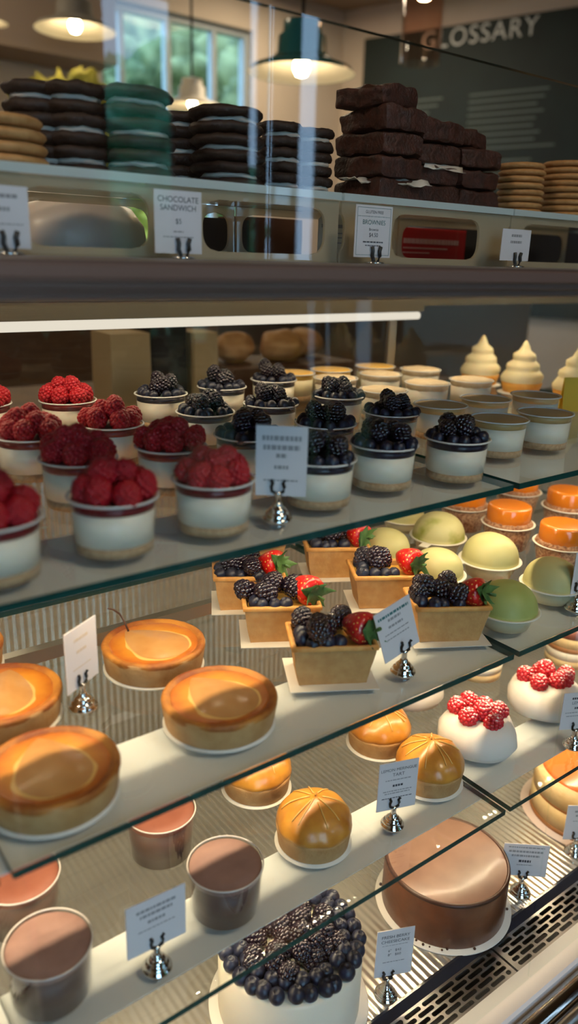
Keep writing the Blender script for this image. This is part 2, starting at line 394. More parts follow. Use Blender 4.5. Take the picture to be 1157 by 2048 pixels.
def dup(root, loc, rz, label, group=None):
    r = root.copy(); link(r); r.location = loc; r.rotation_euler = (0, 0, rz); r['label'] = label
    if group: r['group'] = group
    for ch in list(root.children):
        c = ch.copy(); link(c); c.parent = r
        for g in list(ch.children):
            d = g.copy(); link(d); d.parent = c
    return r
def lettering(parent, name, body, size, loc, mat, align='CENTER', rot=(PI / 2, 0, 0), extrude=0.0, spacing=1.0, width=None):
    cu = bpy.data.curves.new(name, 'FONT'); cu.body = body; cu.size = size; cu.align_x = align; cu.align_y = 'CENTER'
    cu.extrude = extrude; cu.space_character = spacing; cu.space_line = 0.9; cu.materials.append(mat)
    tmp = bpy.data.objects.new('text_tmp', cu); COL.objects.link(tmp)
    bpy.context.view_layer.update()
    me = bpy.data.meshes.new_from_object(tmp.evaluated_get(bpy.context.evaluated_depsgraph_get()))
    bpy.data.objects.remove(tmp); bpy.data.curves.remove(cu); me.name = name
    if not me.materials: me.materials.append(mat)
    o = link(bpy.data.objects.new(name, me)); o.parent = parent; o.location = loc; o.rotation_euler = rot
    return o

# ------------------------------------------------------------------ the room
H1, H2, H3, H4 = 1.084, 0.901, 0.7085, 0.514      # tops of the three glass shelves and of the deck
CT = 1.2955                                        # top of the counter on the case
def box_me(name, x0, x1, y0, y1, z0, z1, mat): return MB().box(x0, x1, y0, y1, z0, z1).mesh(name, mat, smooth=False)
CEIL = 2.78
structure('floor', box_me('floor', -3.2, 6.0, -2.7, 4.5, -.1, 0, M['floor']))
structure('ceiling', box_me('ceiling', -3.2, 6.0, -2.7, 4.5, CEIL, CEIL + .1, M['ceiling']))
structure('wall_left', box_me('wall_left', -3.2, -3.1, -2.7, 4.5, 0, CEIL, M['plaster']))
# back wall with its window opening
BY = 4.3
wx0, wx1, wz0, wz1 = 1.9544, 2.9311, .95, 2.5553
mb = MB()
mb.box(-3.1, wx0, BY, BY + .15, 0, CEIL); mb.box(wx1, 6.0, BY, BY + .15, 0, CEIL)
mb.box(wx0, wx1, BY, BY + .15, 0, wz0); mb.box(wx0, wx1, BY, BY + .15, wz1, CEIL)
structure('wall_back', mb.mesh('wall_back', M['plaster'], smooth=False))
def window(name, x0, x1, y, z0, z1, bars, d=.06, w=.035):
    mb = MB()
    mb.box(x0, x0 + w, y, y + d, z0, z1); mb.box(x1 - w, x1, y, y + d, z0, z1)
    mb.box(x0 + w, x1 - w, y, y + d, z0, z0 + w); mb.box(x0 + w, x1 - w, y, y + d, z1 - w, z1)
    for b in bars: mb.box(b - w * .45, b + w * .45, y + .005, y + d - .005, z0 + w, z1 - w)
    f = structure(name, mb.mesh(name, M['frame'], smooth=False))
    g = structure('window_pane', MB().box(x0 + w, x1 - w, y + d * .5 - .002, y + d * .5 + .002, z0 + w, z1 - w).mesh('window_pane', M['front_glass'], smooth=False), parent=f)
    return f
window('window_1', wx0, wx1, BY + .04, wz0, wz1, [2.1073, 2.3907, 2.6919])
# brown soffit over the left of the back wall
structure('trim_1', box_me('trim_1', -3.1, wx0 - .04, 4.0, BY, 2.1809, CEIL, M['soffit']))
# right wall runs slightly askew and carries the board
ang = R_(106.5); ax, ay = 3.68, 4.13
def wallpt(t, off=0.0): return (ax - t * math.cos(ang) + off * math.sin(ang) * -1.0, ay - t * math.sin(ang) + off * math.cos(ang))
mb = MB()
p = [wallpt(-.18), wallpt(7.2), wallpt(7.2, -.12), wallpt(-.18, -.12)]
mb.add([(x, y, 0) for x, y in p] + [(x, y, CEIL) for x, y in p], [(0, 1, 2, 3), (4, 7, 6, 5), (0, 4, 5, 1), (1, 5, 6, 2), (2, 6, 7, 3), (3, 7, 4, 0)])
structure('wall_right', mb.mesh('wall_right', M['plaster'], smooth=False))
# front wall, behind the viewer: a shop front with a door, seen only as reflections in the glass, plus an added fill window
FY = -1.6
openings = [(-1.05, .05, .35, 2.65), (1.2869, 1.5520, .05, 2.15), (1.8928, 1.9412, .05, 2.3), (1.9830, 2.0155, .05, 2.3), (2.1410, 2.2422, .05, 2.3)]
mb = MB(); xs = -3.1
for (a, b, z0, z1) in openings:
    mb.box(xs, a, FY - .025, FY, 0, CEIL); mb.box(a, b, FY - .025, FY, 0, z0); mb.box(a, b, FY - .025, FY, z1, CEIL); xs = b
mb.box(xs, 6.0, FY - .025, FY, 0, CEIL)
structure('wall_front', mb.mesh('wall_front', M['front_wall'], smooth=False))
window('fill_window', -1.05, .05, FY - .0425, .35, 2.65, [-.52])  # unseen window, added to throw daylight fill on the case front
# outdoors: lawn, trees and a hedge in daylight
structure('ground', box_me('ground', -9, 14, 4.6, 16, -.3, -.1, M['grass']))
structure('ground_street', box_me('ground_street', -9, 14, -12, -2.8, -.3, -.1, M['grass']))
def crown(name, r, amp, seed, mat):
    v, f = ICO[4]; mb = MB(); mb.add([p * r for p in v], f)
    out = []
    for p in mb.v:
        q = Vector(p); k = 1 + amp * noise.noise(q * (2.2 / r) + Vector((seed, 0, 0))) + amp * .7 * noise.noise(q * (7 / r) + Vector((0, seed, 0))) + amp * .5 * noise.noise(q * (18 / r))
        out.append(tuple(q * k))
    mb.v = out
    return mb.mesh(name, mat)
def tree(label, x, y, h, r, seed, mat='foliage', group=None):
    t = thing('garden_tree', label, 'tree', (x, y, -.1), group=group)
    part('trunk', MB().tube([(0, 0, 0), (.05, .02, h * .5), (0, 0, h)], .09, 10, taper=.6).mesh('trunk', M['bark']), t)
    part('crown', crown('crown', r, .38, seed, M[mat]), t, (0, 0, h))
    return t
tree('leafy green tree outside the window, behind its left panes', 3.0, 8.4, 2.9, .95, 3)
tree('leafy green tree outside the window, behind its middle panes', 5.4, 9.6, 3.0, 1.3, 9)
tree('leafy green tree outside the window, behind its right pane', 5.2, 6.9, 2.7, .7, 14)
t = thing('flowering_shrub', 'yellow-green shrub low outside the window', 'shrub', (3.0, 6.3, -.1))
part('stem', MB().tube([(0, 0, 0), (0, .02, 1.2)], .05, 8).mesh('stem', M['bark']), t)
part('crown', crown('crown', .6, .5, 21, M['foliage_yellow']), t, (0, 0, 1.7))
t = thing('flower_bouquet', 'yellow bouquet standing by the window left edge behind the dark cookies', 'flowers', (1.52, 3.62, 1.0))
part('vase', MB().lathe([(0, 0), (.05, 0), (.07, .12), (.05, .26), (.055, .3), (.045, .3), (.04, .02), (0, .02)], 20).mesh('vase', M['enamel_grey']), t)
part('blooms', crown('blooms', .19, .5, 5, M['foliage_yellow']), t, (0, 0, .78), scale=(1.25, 1, 1.1))
mb = MB()
for k in range(7): mb.tube([(0, 0, .2), (.03 * math.cos(k), .03 * math.sin(k), .45), (.1 * math.cos(k * .9), .1 * math.sin(k * .9), .75)], .005, 6)
part('stalks', mb.mesh('stalks', M['leaf']), t)
solo('back_counter', MB().box(-.6, 1.75, 3.45, 4.28, 0, 1.0).mesh('back_counter', M['wood'], smooth=False), 'dark wooden back counter along the rear wall', 'counter')
tree('bushy street tree behind the viewer, mirrored in the glass guard', 2.55, -4.4, 1.5, 1.05, 31, 'hedge')

# pendant lamps
def pendant(label, x, y, z, D, shade, group='pendant lamps over the bakery', deep=.42):
    t = thing('pendant_lamp', label, 'lamp', (x, y, z), group=group); r = D / 2
    outer = [(r, 0), (r * .93, D * .045), (r * .62, D * .10), (r * .46, D * .16), (r * .44, D * .30), (r * .36, D * .33), (r * .35, D * deep), (r * .10, D * (deep + .03)), (0, D * (deep + .03))]
    part('shade', MB().lathe(outer, 40).mesh('shade', M[shade], angle=50), t)
    inner = [(r * .995, .001), (r * .9, D * .035), (r * .6, D * .085), (r * .40, D * .15), (0, D * .16)]
    part('shade_lining', MB().lathe(inner, 40).mesh('shade_lining', M['enamel_white']), t)
    part('bulb', MB().lathe([(0, -.012), (.018, -.006), (.028, .012), (.027, .03), (.014, .055), (.012, .08), (0, .08)], 20).mesh('bulb', M['bulb']), t, scale=D / .36)
    part('cord', MB().tube([(0, 0, D * deep), (0, 0, CEIL - z)], .006, 8).mesh('cord', M['cord']), t)
    return t
pendant('teal pendant lamp with wide cream underside, in front of the window right edge', 1.78, 2.32, 1.885, .36, 'enamel_teal')
pendant('grey pendant lamp at the upper left, left of the window', 1.54, 3.62, 2.20, .345, 'enamel_grey')
pendant('low pendant lamp glowing behind the tallest dark cookie stacks', 2.10, 3.59, 1.97, .28, 'enamel_white')
pendant('small pendant lamp cut by the left edge of the view', 1.16, 3.6, 2.16, .16, 'enamel_grey')
gx, gy, gz = (2.3142, 2.3000, 1.9904)
t = thing('glass_pendant_lamp', 'ribbed pinkish glass cylinder lamp hanging before the green board', 'lamp', (gx, gy, gz))
part('glass_cylinder', MB().lathe([(.072, 0), (.072, .34), (.03, .36), (.03, .355), (.068, .335), (.068, 0), (.072, 0)], 48, rf=lambda a, z, r: 1 + .02 * math.cos(a * 16)).mesh('glass_cylinder', M['pink_glass']), t)
part('bulb', MB().lathe([(0, 0), (.02, .006), (.032, .03), (.03, .06), (.014, .1), (0, .11)], 20).mesh('bulb', M['bulb']), t, (0, 0, .2))
part('cord', MB().tube([(0, 0, .35), (0, 0, CEIL - gz)], .006, 8).mesh('cord', M['cord']), t)

# green glossary board on the right wall
bl = 4.2
t = thing('glossary_board', 'dark green wall board headed GLOSSARY with rows of pale writing', 'sign', (ax, ay, 0), ang + PI)
# local +X runs along the wall towards the viewer, local +Y points out of the wall into the room
lx = 1 if True else -1
part('panel', MB().box(0, bl, -.03, -.001, 1.0, 2.60).mesh('panel', M['board'], smooth=False), t)
lettering(t, 'heading', 'GLOSSARY', .135, (.755, -.032, 2.535), M['chalk'], rot=(PI / 2, 0, 0), spacing=1.12)
mb = MB(); rb = random.Random(3)
for c0, c1 in ((.08, .62), (.74, 1.34), (1.46, 2.1), (2.2, 2.8)):
    z = 2.22
    while z > 1.25:
        mb.box(c0, c1 - rb.uniform(0, .22), -.0325, -.0300, z, z + .010); z -= .036 if rb.random() > .14 else .07
part('writing_rows', mb.mesh('writing_rows', M['chalk_dim'], smooth=False), t)

# ------------------------------------------------------------------ the display case
X0, X1 = -.45, 1.75            # the case runs on beyond both sides of the view
SB = 1.03                      # back wall of the case
case = thing('display_case', 'long stainless and glass pastry display case with counter top', 'display case', (0, 0, 0))
def cp(name, me, label=None): return part(name, me, case, label=label)
cp('base_cabinet', MB().box(X0, X1, .335, SB + .02, .02, .485).mesh('base_cabinet', M['navy'], smooth=False))
cp('deck', MB().box(X0, X1, .431, SB, .488, H4).mesh('deck', M['deck'], smooth=False))
mb = MB().box(X0, X1, SB, SB + .02, .485, 1.02)
cp('back_panel', mb.mesh('back_panel', M['back'], smooth=False))
cp('back_header', MB().box(X0, X1, SB - .01, SB + .03, 1.222, 1.281).mesh('back_header', M['satin'], smooth=False))
cp('back_rail', MB().box(X0, X1, SB - .005, SB + .03, 1.005, 1.03).mesh('back_rail', M['steel'], smooth=False))
for a, b in ((X0, X0 + .02), (X1 - .02, X1)): cp('end_panel', MB().box(a, b, .36, SB + .03, .485, 1.28).mesh('end_panel', M['steel'], smooth=False))

for i in range(3):                                    # sliding back doors
    a = X0 + .02 + i * .72; b = a + .74
    d = part('sliding_door', MB().box(a, b, SB + .004 + .008 * (i % 2), SB + .008 + .008 * (i % 2), 1.03, 1.222).mesh('sliding_door', M['door_glass'], smooth=False), case)
    part('door_stile', MB().box(a, a + .018, SB + .002 + .008 * (i % 2), SB + .010 + .008 * (i % 2), 1.03, 1.222).mesh('door_stile', M['steel'], smooth=False), d)
cp('counter_top', MB().box(X0 - .02, X1 + .02, .40, SB + .06, 1.283, CT).mesh('counter_top', M['counter'], smooth=False))
# front rail: a dark band with a paler return below it
prof = [(.400, CT), (.381, CT), (.379, CT - .001), (.379, 1.2868), (.384, 1.2855), (.384, 1.2815), (.390, 1.2800), (.390, 1.2760), (.400, 1.2745), (.415, 1.2745), (.415, 1.283)]
def sweep(name, prof, mat, x0=X0, x1=X1, closed=True, smooth=False):
    n = len(prof); vs = [(x0, y, z) for y, z in prof] + [(x1, y, z) for y, z in prof]
    fs = [(i, (i + 1) % n, n + (i + 1) % n, n + i) for i in range(n if closed else n - 1)]
    if closed: fs += [tuple(range(n))[::-1], tuple(range(n, 2 * n))]
    return MB().add(vs, fs).mesh(name, mat, smooth=smooth)
cp('front_rail', sweep('front_rail', prof, M['dark_steel']))
cp('rail_seal', MB().box(X0, X1, .385, .3995, CT, CT + .0012).mesh('rail_seal', M['black'], smooth=False), 'black seal')
# front sill, vents and nosing
cp('front_sill', sweep('front_sill', [(.376, .514), (.346, .514), (.343, .511), (.343, .47), (.376, .47)], M['sill']))
tube = [(.331 + .012 * math.cos(a), .497 + .012 * math.sin(a)) for a in [2 * PI * k / 16 for k in range(16)]]
cp('steel_nosing', sweep('steel_nosing', tube, M['mirror_steel'], smooth=True))
tube = [(.312 + .008 * math.cos(a), .492 + .010 * math.sin(a)) for a in [2 * PI * k / 16 for k in range(16)]]
cp('steel_nosing', sweep('steel_nosing', tube, M['steel'], smooth=True))
cp('kick_panel', MB().box(X0, X1, .305, .335, .03, .484).mesh('kick_panel', M['navy'], smooth=False))
cp('vent_trough', MB().box(X0, X1, .377, .4305, .46, .490).mesh('vent_trough', M['black'], smooth=False))
cp('deck_lip', sweep('deck_lip', [(.431, .5155), (.428, .5155), (.4185, .5105), (.4185, .507), (.431, .507)], M['lip']))
def vent(x0, x1):
    y0, y1 = .3775, .4185; rows = 5; ph = (y1 - y0 - .004) / rows; mb = MB()
    L, W = .0235, .0052; pitch = .0275
    mb.box(x0, x1, y0, y0 + .002, .5085, .5105); mb.box(x0, x1, y1 - .002, y1, .5085, .5105)
    for r in range(rows):
        ya = y0 + .002 + r * ph; yb = ya + ph; off = pitch * .5 * (r % 2); xs = [x0]
        n = int((x1 - x0) / pitch); m0 = x0 + .006 + (pitch * .5 if r % 2 else 0.0)
        cells = []; x = m0
        if r % 2: cells.append((x0 + .004, m0, True))
        while x + pitch < x1 - .003: cells.append((x, x + pitch, False)); x += pitch
        if x1 - .003 - x > .010: cells.append((x, x1 - .003, True))
        prev = x0
        for a, b, short in cells:
            if a > prev + 1e-6: mb.add([(prev, ya, .5105), (a, ya, .5105), (a, yb, .5105), (prev, yb, .5105)], [(0, 1, 2, 3)])
            prev = b
            ca, cb = (a + b) / 2, (ya + yb) / 2; hl = (b - a) / 2 - .002; hw = W / 2; inner = []; outer = []
            N = 20
            for k in range(N):
                t_ = 2 * PI * (k + .5) / N; c, s = math.cos(t_), math.sin(t_)
                ix = ca + (hl - hw) * (1 if c > 0 else -1) + hw * c; iy = cb + hw * s
                kx = (b - a) / 2 / max(abs(c), 1e-6); ky = (yb - ya) / 2 / max(abs(s), 1e-6)
                q = abs(c) * ((yb - ya) / 2) ; 
                # outer point on the cell's border, corner-aware
                tx, ty = (ix - ca) / ((b - a) / 2), (iy - cb) / ((yb - ya) / 2); mx = max(abs(tx), abs(ty)); 
                outer.append((ca + tx / mx * (b - a) / 2, cb + ty / mx * (yb - ya) / 2, .5105)); inner.append((ix, iy, .5105))
            lows = [(x_, y_, .5085) for x_, y_, _ in inner]
            corners = [(b, yb, .5105), (a, yb, .5105), (a, ya, .5105), (b, ya, .5105)]
            vs = outer + inner + lows + corners; fs = []
            for k in range(N):
                k2 = (k + 1) % N
                fs.append((k, k2, N + k2, N + k)); fs.append((N + k, N + k2, 2 * N + k2, 2 * N + k))
                o1, o2 = outer[k], outer[k2]
                if abs(o1[0] - o2[0]) > 1e-7 and abs(o1[1] - o2[1]) > 1e-7:      # border turns a corner here
                    ci = min(range(4), key=lambda q_: abs(corners[q_][0] - (o1[0] if abs(abs(o1[0] - ca) - (b - a) / 2) < 1e-7 else o2[0])) + abs(corners[q_][1] - (o1[1] if abs(abs(o1[1] - cb) - (yb - ya) / 2) < 1e-7 else o2[1])))
                    fs.append((k, 3 * N + ci, k2))
            mb.add(vs, fs)
        if x1 > prev + 1e-6: mb.add([(prev, ya, .5105), (x1, ya, .5105), (x1, yb, .5105), (prev, yb, .5105)], [(0, 1, 2, 3)])
    return mb.mesh('vent_grille', M['grille'], smooth=False)
for a, b in ((.106, .6485), (.6515, 1.2), (X0 + .02, .103), (1.203, X1 - .02)): cp('vent_grille', vent(a, b))
# front glass of the case
for a, b, w in ((X0 + .02, .103, 'left of the main bay'), (.106, .6485, 'before the pear tarts'), (.6515, X1 - .02, 'before the domed cakes at the right')):
    vs = []
    for x in (a, b):
        vs += [(x, .362, .5145), (x, .366, .5145), (x, .3935, 1.274), (x, .3895, 1.274)]
    me = MB().add(vs, [(0, 1, 2, 3), (4, 7, 6, 5), (0, 3, 7, 4), (1, 5, 6, 2), (3, 2, 6, 7), (0, 4, 5, 1)]).mesh('front_glass', M['front_glass'], smooth=False)
    solo('front_glass', me, 'clear front pane of the case %s' % w, 'glass pane')

# glass shelves, each pane a sheet with a dark green cut edge
def pane(label, x0, x1, y0, y1, z, th=.0065):
    mb = MB().box(x0, x1, y0, y1, z - th, z)
    mb.mi = [0, 0, 1, 1, 1, 1]
    solo('glass_shelf', mb.mesh('glass_shelf', [M['shelf_glass'], M['glass_edge']], smooth=False), label, 'glass shelf', group='glass shelves of the case')
for lv, z, y0, y1, what in ((1, H1, .4665, 1.0, 'top glass shelf carrying the cheesecake cups'), (2, H2, .4395, .84, 'middle glass shelf carrying the tarts and green domes'), (3, H3, .4235, .76, 'lowest glass shelf carrying the mousse cups and meringue tarts')):
    pane(what + ', long main pane', .112, .650, y0, y1, z)
    pane(what + ', right-hand pane past the joint', .659, 1.22, y0, y1, z)
    pane(what + ', left-hand pane', X0 + .03, .103, y0, y1, z)
# white light bars under the shelves
def light_bar(label, z, y0, y1, drop, back, glow=1.0):
    t = thing('light_bar', label, 'shelf light', (0, 0, z), group='light bars of the case')
    part('housing', sweep('housing', [(y0, 0), (y0, -.0012), (y1 - .045, -.012), (y1, -.012), (y1, 0)], M['white_bar'], X0 + .02, X1 - .02), t)
    part('glare_lip', MB().box(X0 + .02, X1 - .02, y1 - .0035 - back - .002, y1 - .0035 - back, -.012 - drop, -.012).mesh('glare_lip', M['white_bar'], smooth=False), t)
    mb = MB(); x = X0 + .04
    while x < X1 - .04:
        mb.add([(x, y1 - .0041, -.0125), (x + .006 * glow, y1 - .0041, -.0125), (x + .006 * glow, y1 - .0029, -.0125), (x, y1 - .0029, -.0125)], [(0, 3, 2, 1)]); x += .0165
    part('led_row', mb.mesh('led_row', M['led'], smooth=False), t)
    return t
light_bar('white light bar under the top glass shelf', H1 - .0066, .476, .583, .0180, .0086)
light_bar('white light bar under the middle glass shelf', H2 - .0066, .449, .540, .0180, .0048)
light_bar('white light bar under the lowest glass shelf', H3 - .0066, .458, .527, .0090, .0085)
light_bar('light bar under the counter, over the cheesecake cups', 1.2825, .70, .84, .0125, .0125, .8)
# tube light at the back, over the top shelf
t = thing('tube_light', 'glowing strip light along the back above the cheesecake cups', 'light', (0, 0, 0))
part('fitting', MB().box(X0 + .03, 1.06, SB - .032, SB - .0105, 1.214, 1.236).mesh('fitting', M['satin'], smooth=False), t)
tube = [(SB - .028 + .0065 * math.cos(a), 1.2065 + .0065 * math.sin(a)) for a in [2 * PI * k / 12 for k in range(12)]]
part('tube', sweep('tube', tube, M['tube'], X0 + .04, 1.05, smooth=True), t)
t.location = (0, 0, 0)
# shelf brackets and support rails at the back
for z, y in ((H2, .742), (H3, .70)):
    tag(solo('support_rail', MB().box(X0 + .02, X1 - .02, y, y + .012, z - .022, z - .0068).mesh('support_rail', M['steel'], smooth=False), 'steel support rail under the back of the %s glass shelf' % ('middle' if z == H2 else 'lowest'), 'rail'), group='support rails')
# things behind the sliding doors
mb = MB().box(X0, X1, 1.42, 1.9, 0, .98)
solo('work_table', mb.mesh('work_table', M['wood'], smooth=False), 'dark wooden work table behind the sliding back doors', 'table')
def carton(label, x, y, z, sx, sy, sz, mat, cat='box', rz=0.0, name='carton'):
    return solo(name, grid_box(MB(), sx, sy, sz, 2, .06).mesh(name, M[mat], angle=40), label, cat, (x, y, z), (0, 0, rz))
WT = .98
solo('storage_cabinet', box_me('storage_cabinet', 1.25, 2.75, 2.0, 2.5, 0, 1.2, M['steel']), 'low steel storage cabinet behind the back doors at the right', 'cabinet')
carton('pale kraft carton seen through the back door above the raspberries', .711, 1.52, WT, .092, .10, .165, 'kraft')
carton('black carton seen through the back door beside the pale kraft one', .805, 1.53, WT, .088, .10, .19, 'dark_card')
carton('narrow upright kraft carton seen through the back door above the blackberry cups', .893, 1.52, WT, .062, .09, .16, 'kraft')
for i, (x, y, r) in enumerate(((1.02, 1.56, .055), (1.13, 1.52, .06), (1.24, 1.58, .058))):
    v, f = ICO[3]; mb = MB().add([(p.x * r, p.y * r * .8, p.z * r * .62 + r * .6) for p in v], f); roughen(mb, .008, 25, i)
    solo('bread_roll', mb.mesh('bread_roll', M['bread']), ('brown bread roll seen through the back door, %s of three on the work table' % ('leftmost', 'middle one', 'rightmost')[i]), 'bread', (x, y, 1.06), group='bread rolls behind the back door')
carton('long low wooden tray holding the bread rolls behind the back door', 1.13, 1.55, WT, .36, .2, .08, 'brown_card', 'tray', name='bread_tray')

# ------------------------------------------------------------------ on the counter: risers, chocolate goods, cards
K = 1.58
RY = .68; RZ = 1.3665
def riser(label, x0, x1, legs):
    t = thing('acrylic_riser', label, 'display riser', (0, 0, CT), group='milky acrylic risers')
    top = RZ - CT
    mb = MB(); grid = [(x0, RY - .004), (x1, RY - .004), (x1, RY + .215), (x0, RY + .215)]
    mb.box(x0, x1, RY - .004, RY + .215, top - .0075, top)
    part('shelf_top', mb.mesh('shelf_top', M['acrylic_top'], smooth=False), t)
    for nm, y in (('front_panel', RY), ('back_panel', RY + .205)):
        mb = MB(); zt = top - .0078; zb = 0.0; za, zc = zb + .0075, zt - .0085
        mb.box(x0, x1, y, y + .004, zc, zt); mb.box(x0, x1, y, y + .004, zb, za)
        bl_ = legs if nm == 'front_panel' else [(x0, x0 + .008), (x1 - .008, x1)] + [(a * 1.30, b * 1.30) for a, b in legs if a > 0 and b * 1.30 < x1 - .02]
        for (a, b) in bl_:
            n = 22; vs = []
            for k in range(n + 1):
                z = za + (zc - za) * k / n; s = abs(2 * k / n - 1); fl = .018 * (1 - (1 - s ** 3.4) ** .5) if s < 1 else .018
                for yy in (y, y + .004):
                    vs += [(max(x0, a - fl), yy, z), (min(x1, b + fl), yy, z)]
            fs = []
            for k in range(n):
                o = 4 * k; q = o + 4
                fs += [(o, o + 1, q + 1, q), (o + 2, q + 2, q + 3, o + 3), (o, q, q + 2, o + 2), (o + 1, o + 3, q + 3, q + 1)]
            mb.add(vs, fs)
        part(nm, mb.mesh(nm, M['acrylic'], smooth=False), t)
riser('milky acrylic riser under the chocolate sandwich cookies', -.10, .578, [(-.1, -.05), (.176, .234), (.352, .408), (.560, .578)])
riser('milky acrylic riser under the brownie blocks', .582, .869, [(.588, .660), (.812, .864)])
riser('milky acrylic riser under the thin golden cookies at the right', .872, 1.30, [(.872, .896), (1.13, 1.18)])

# --- chocolate sandwich cookies
def cookie_me(name, r, h, mat, seed, amp=.0011, n=34):
    e = h / 2
    prof = [(0, 0), (r * .8, 0), (r * .93, h * .10), (r, h * .42), (r * .985, h * .66), (r * .90, h * .90), (r * .72, h), (r * .35, h * 1.04), (0, h * 1.05)]
    mb = MB().lathe(prof, n); roughen(mb, amp, 90, seed); return mb.mesh(name, mat)
CK = [cookie_me('cookie', .0345, .0105, M['choc'], s, .0018) for s in (1, 4, 7)]
CR = [roughen(MB().lathe([(0, 0), (.0252, 0), (.0272, .0025), (.0252, .005), (0, .005)], 26), .0022, 70, s).mesh('cream', M['cream']) for s in (2, 5)]
SW = .0262
def sandwich(label, x, y, z, rz, tilt=0.0, s=1.0):
    t = thing('chocolate_sandwich_cookie', label, 'cookie', (x, y, z), rz, 'chocolate sandwich cookies on the riser'); t.rotation_euler = (tilt, tilt * .5, rz)
    part('cookie', CK[rnd.randrange(3)], t, (0, 0, 0), (0, 0, rnd.random() * 6), (s, s, 1))
    part('cream', CR[rnd.randrange(2)], t, (rnd.uniform(-.001, .001), rnd.uniform(-.001, .001), .0104), (0, 0, rnd.random() * 6), (s, s, 1))
    part('cookie', CK[rnd.randrange(3)], t, (rnd.uniform(-.0015, .0015), rnd.uniform(-.0015, .0015), .0152), (0, 0, rnd.random() * 6), (s, s, 1))
ORD = ['bottom', 'second', 'third', 'top']
stacks = [((0.2934, 0.7900, 1.3702), 3, .88, 'far left dark stack', 0.0), ((0.3228, 0.7650, 1.3711), 3, .86, 'second dark stack from the left', .02),
          ((0.3744, 0.7450, 1.3727), 3, 1.04, 'big front dark stack', .03), ((0.4724, 0.8300, 1.3833), 3, .86, 'half hidden stack right of the big one', 0.0),
          ((0.4902, 0.7650, 1.3761), 3, 1.16, 'broad stack left of the blue glints', 0.0), ((0.5836, 0.8000, 1.3750), 3, .82, 'stack with blue glints left of the brownies', 0.0),
          ((0.6368, 0.8000, 1.3758), 3, .70, 'narrow stack touching the brownies', 0.0)]
for (p, n, s, what, tl) in stacks:
    for i in range(n):
        where = ('bottom', 'middle', 'top')[i]
        sandwich('%s chocolate sandwich cookie of the %s' % (where, what), p[0] + rnd.uniform(-.0015, .0015), p[1] + rnd.uniform(-.002, .002), RZ + .0002 + i * (SW + .0006), rnd.random() * .6, tl * (1 if i == n - 1 else 0), s)

# --- brownies in three columns
def brownie_me(seed, sx=.078, sy=.088, sz=.0255):
    mb = grid_box(MB(), sx, sy, sz, 9, .22, 1)
    roughen(mb, .0042, 45, seed); roughen(mb, .0018, 160, seed + 3)
    zmin = min(v[2] for v in mb.v); mb.v = [(x, y, max(0.0, z)) for x, y, z in mb.v]
    return mb.mesh('brownie', [M['brownie'], M['brownie_top']])
BW = [brownie_me(s) for s in (1, 6, 11, 17)]
cols = [(.717, .772, 4, .90, 'left column'), (.793, .778, 4, 1.02, 'middle column'), (.879, .784, 3, 1.02, 'right column')]
names4 = {4: ('bottom', 'second lowest', 'third lowest', 'top'), 3: ('bottom', 'middle', 'top')}
hts = {0: (.0, .0262, .0524, .0786), 1: (.0, .0248, .0496, .0744), 2: (.0, .0262, .0524)}
k = 0
for ci, (x, y, n, s, what) in enumerate(cols):
    for i in range(n):
        sc_z = 1.03 if ci == 0 else .97
        solo('brownie', BW[k % 4], '%s dark brownie in the %s of the brownie pile' % (names4[n][i], what), 'brownie', (x + rnd.uniform(-.003, .003), y + rnd.uniform(-.003, .003), RZ + .0002 + hts[ci][i]), (0, 0, rnd.uniform(-.05, .05) + (.0 if k % 2 else PI)), 'brownies on the riser', scale=(s, 1, sc_z)); k += 1
solo('brownie', brownie_me(31, .072, .075, .024), 'topmost thick brownie lying askew on the left brownie column', 'brownie', (.712, .775, RZ + .1066), (R_(2), R_(-5), .12), 'brownies on the riser')
solo('brownie', brownie_me(37, .07, .08, .022), 'crumbly brownie lying on the right brownie column', 'brownie', (.868, .80, RZ + .0796), (0, R_(5), .1), 'brownies on the riser')
def scrap(label, x, y, z, w, d, rz, seed):
    mb = MB(); n = 6; vs = []; fs = []
    for j in range(n + 1):
        for i in range(n + 1):
            q = Vector((i / n * 3, j / n * 3, seed)); vs.append(((i / n - .5) * w * (1 + .3 * noise.noise(q)), (j / n - .5) * d, .004 * noise.noise(q * 1.3) - .006 * (j / n < .2)))
    for j in range(n):
        for i in range(n): a = j * (n + 1) + i; fs.append((a, a + 1, a + n + 2, a + n + 1))
    me = mb.add(vs, fs).mesh('parchment_scrap', M['wax']); o = solo('parchment_scrap', me, label, 'paper', (x, y, z), (0, 0, rz), 'parchment scraps between the brownies')
    md = o.modifiers.new('thick', 'SOLIDIFY'); md.thickness = .0005
scrap('white parchment corner sticking out of the left brownie column at its right side', .735, .735, RZ + .0268, .05, .03, -.2, 1)
scrap('small parchment edge low on the left face of the left brownie column', .680, .765, RZ + .0263, .03, .04, .1, 2)
scrap('pale parchment strip between the brownies of the middle column', .800, .742, RZ + .0500, .07, .02, 0, 3)
scrap('parchment flap at the foot of the left brownie column', .677, .742, RZ + .004, .02, .03, .4, 5)

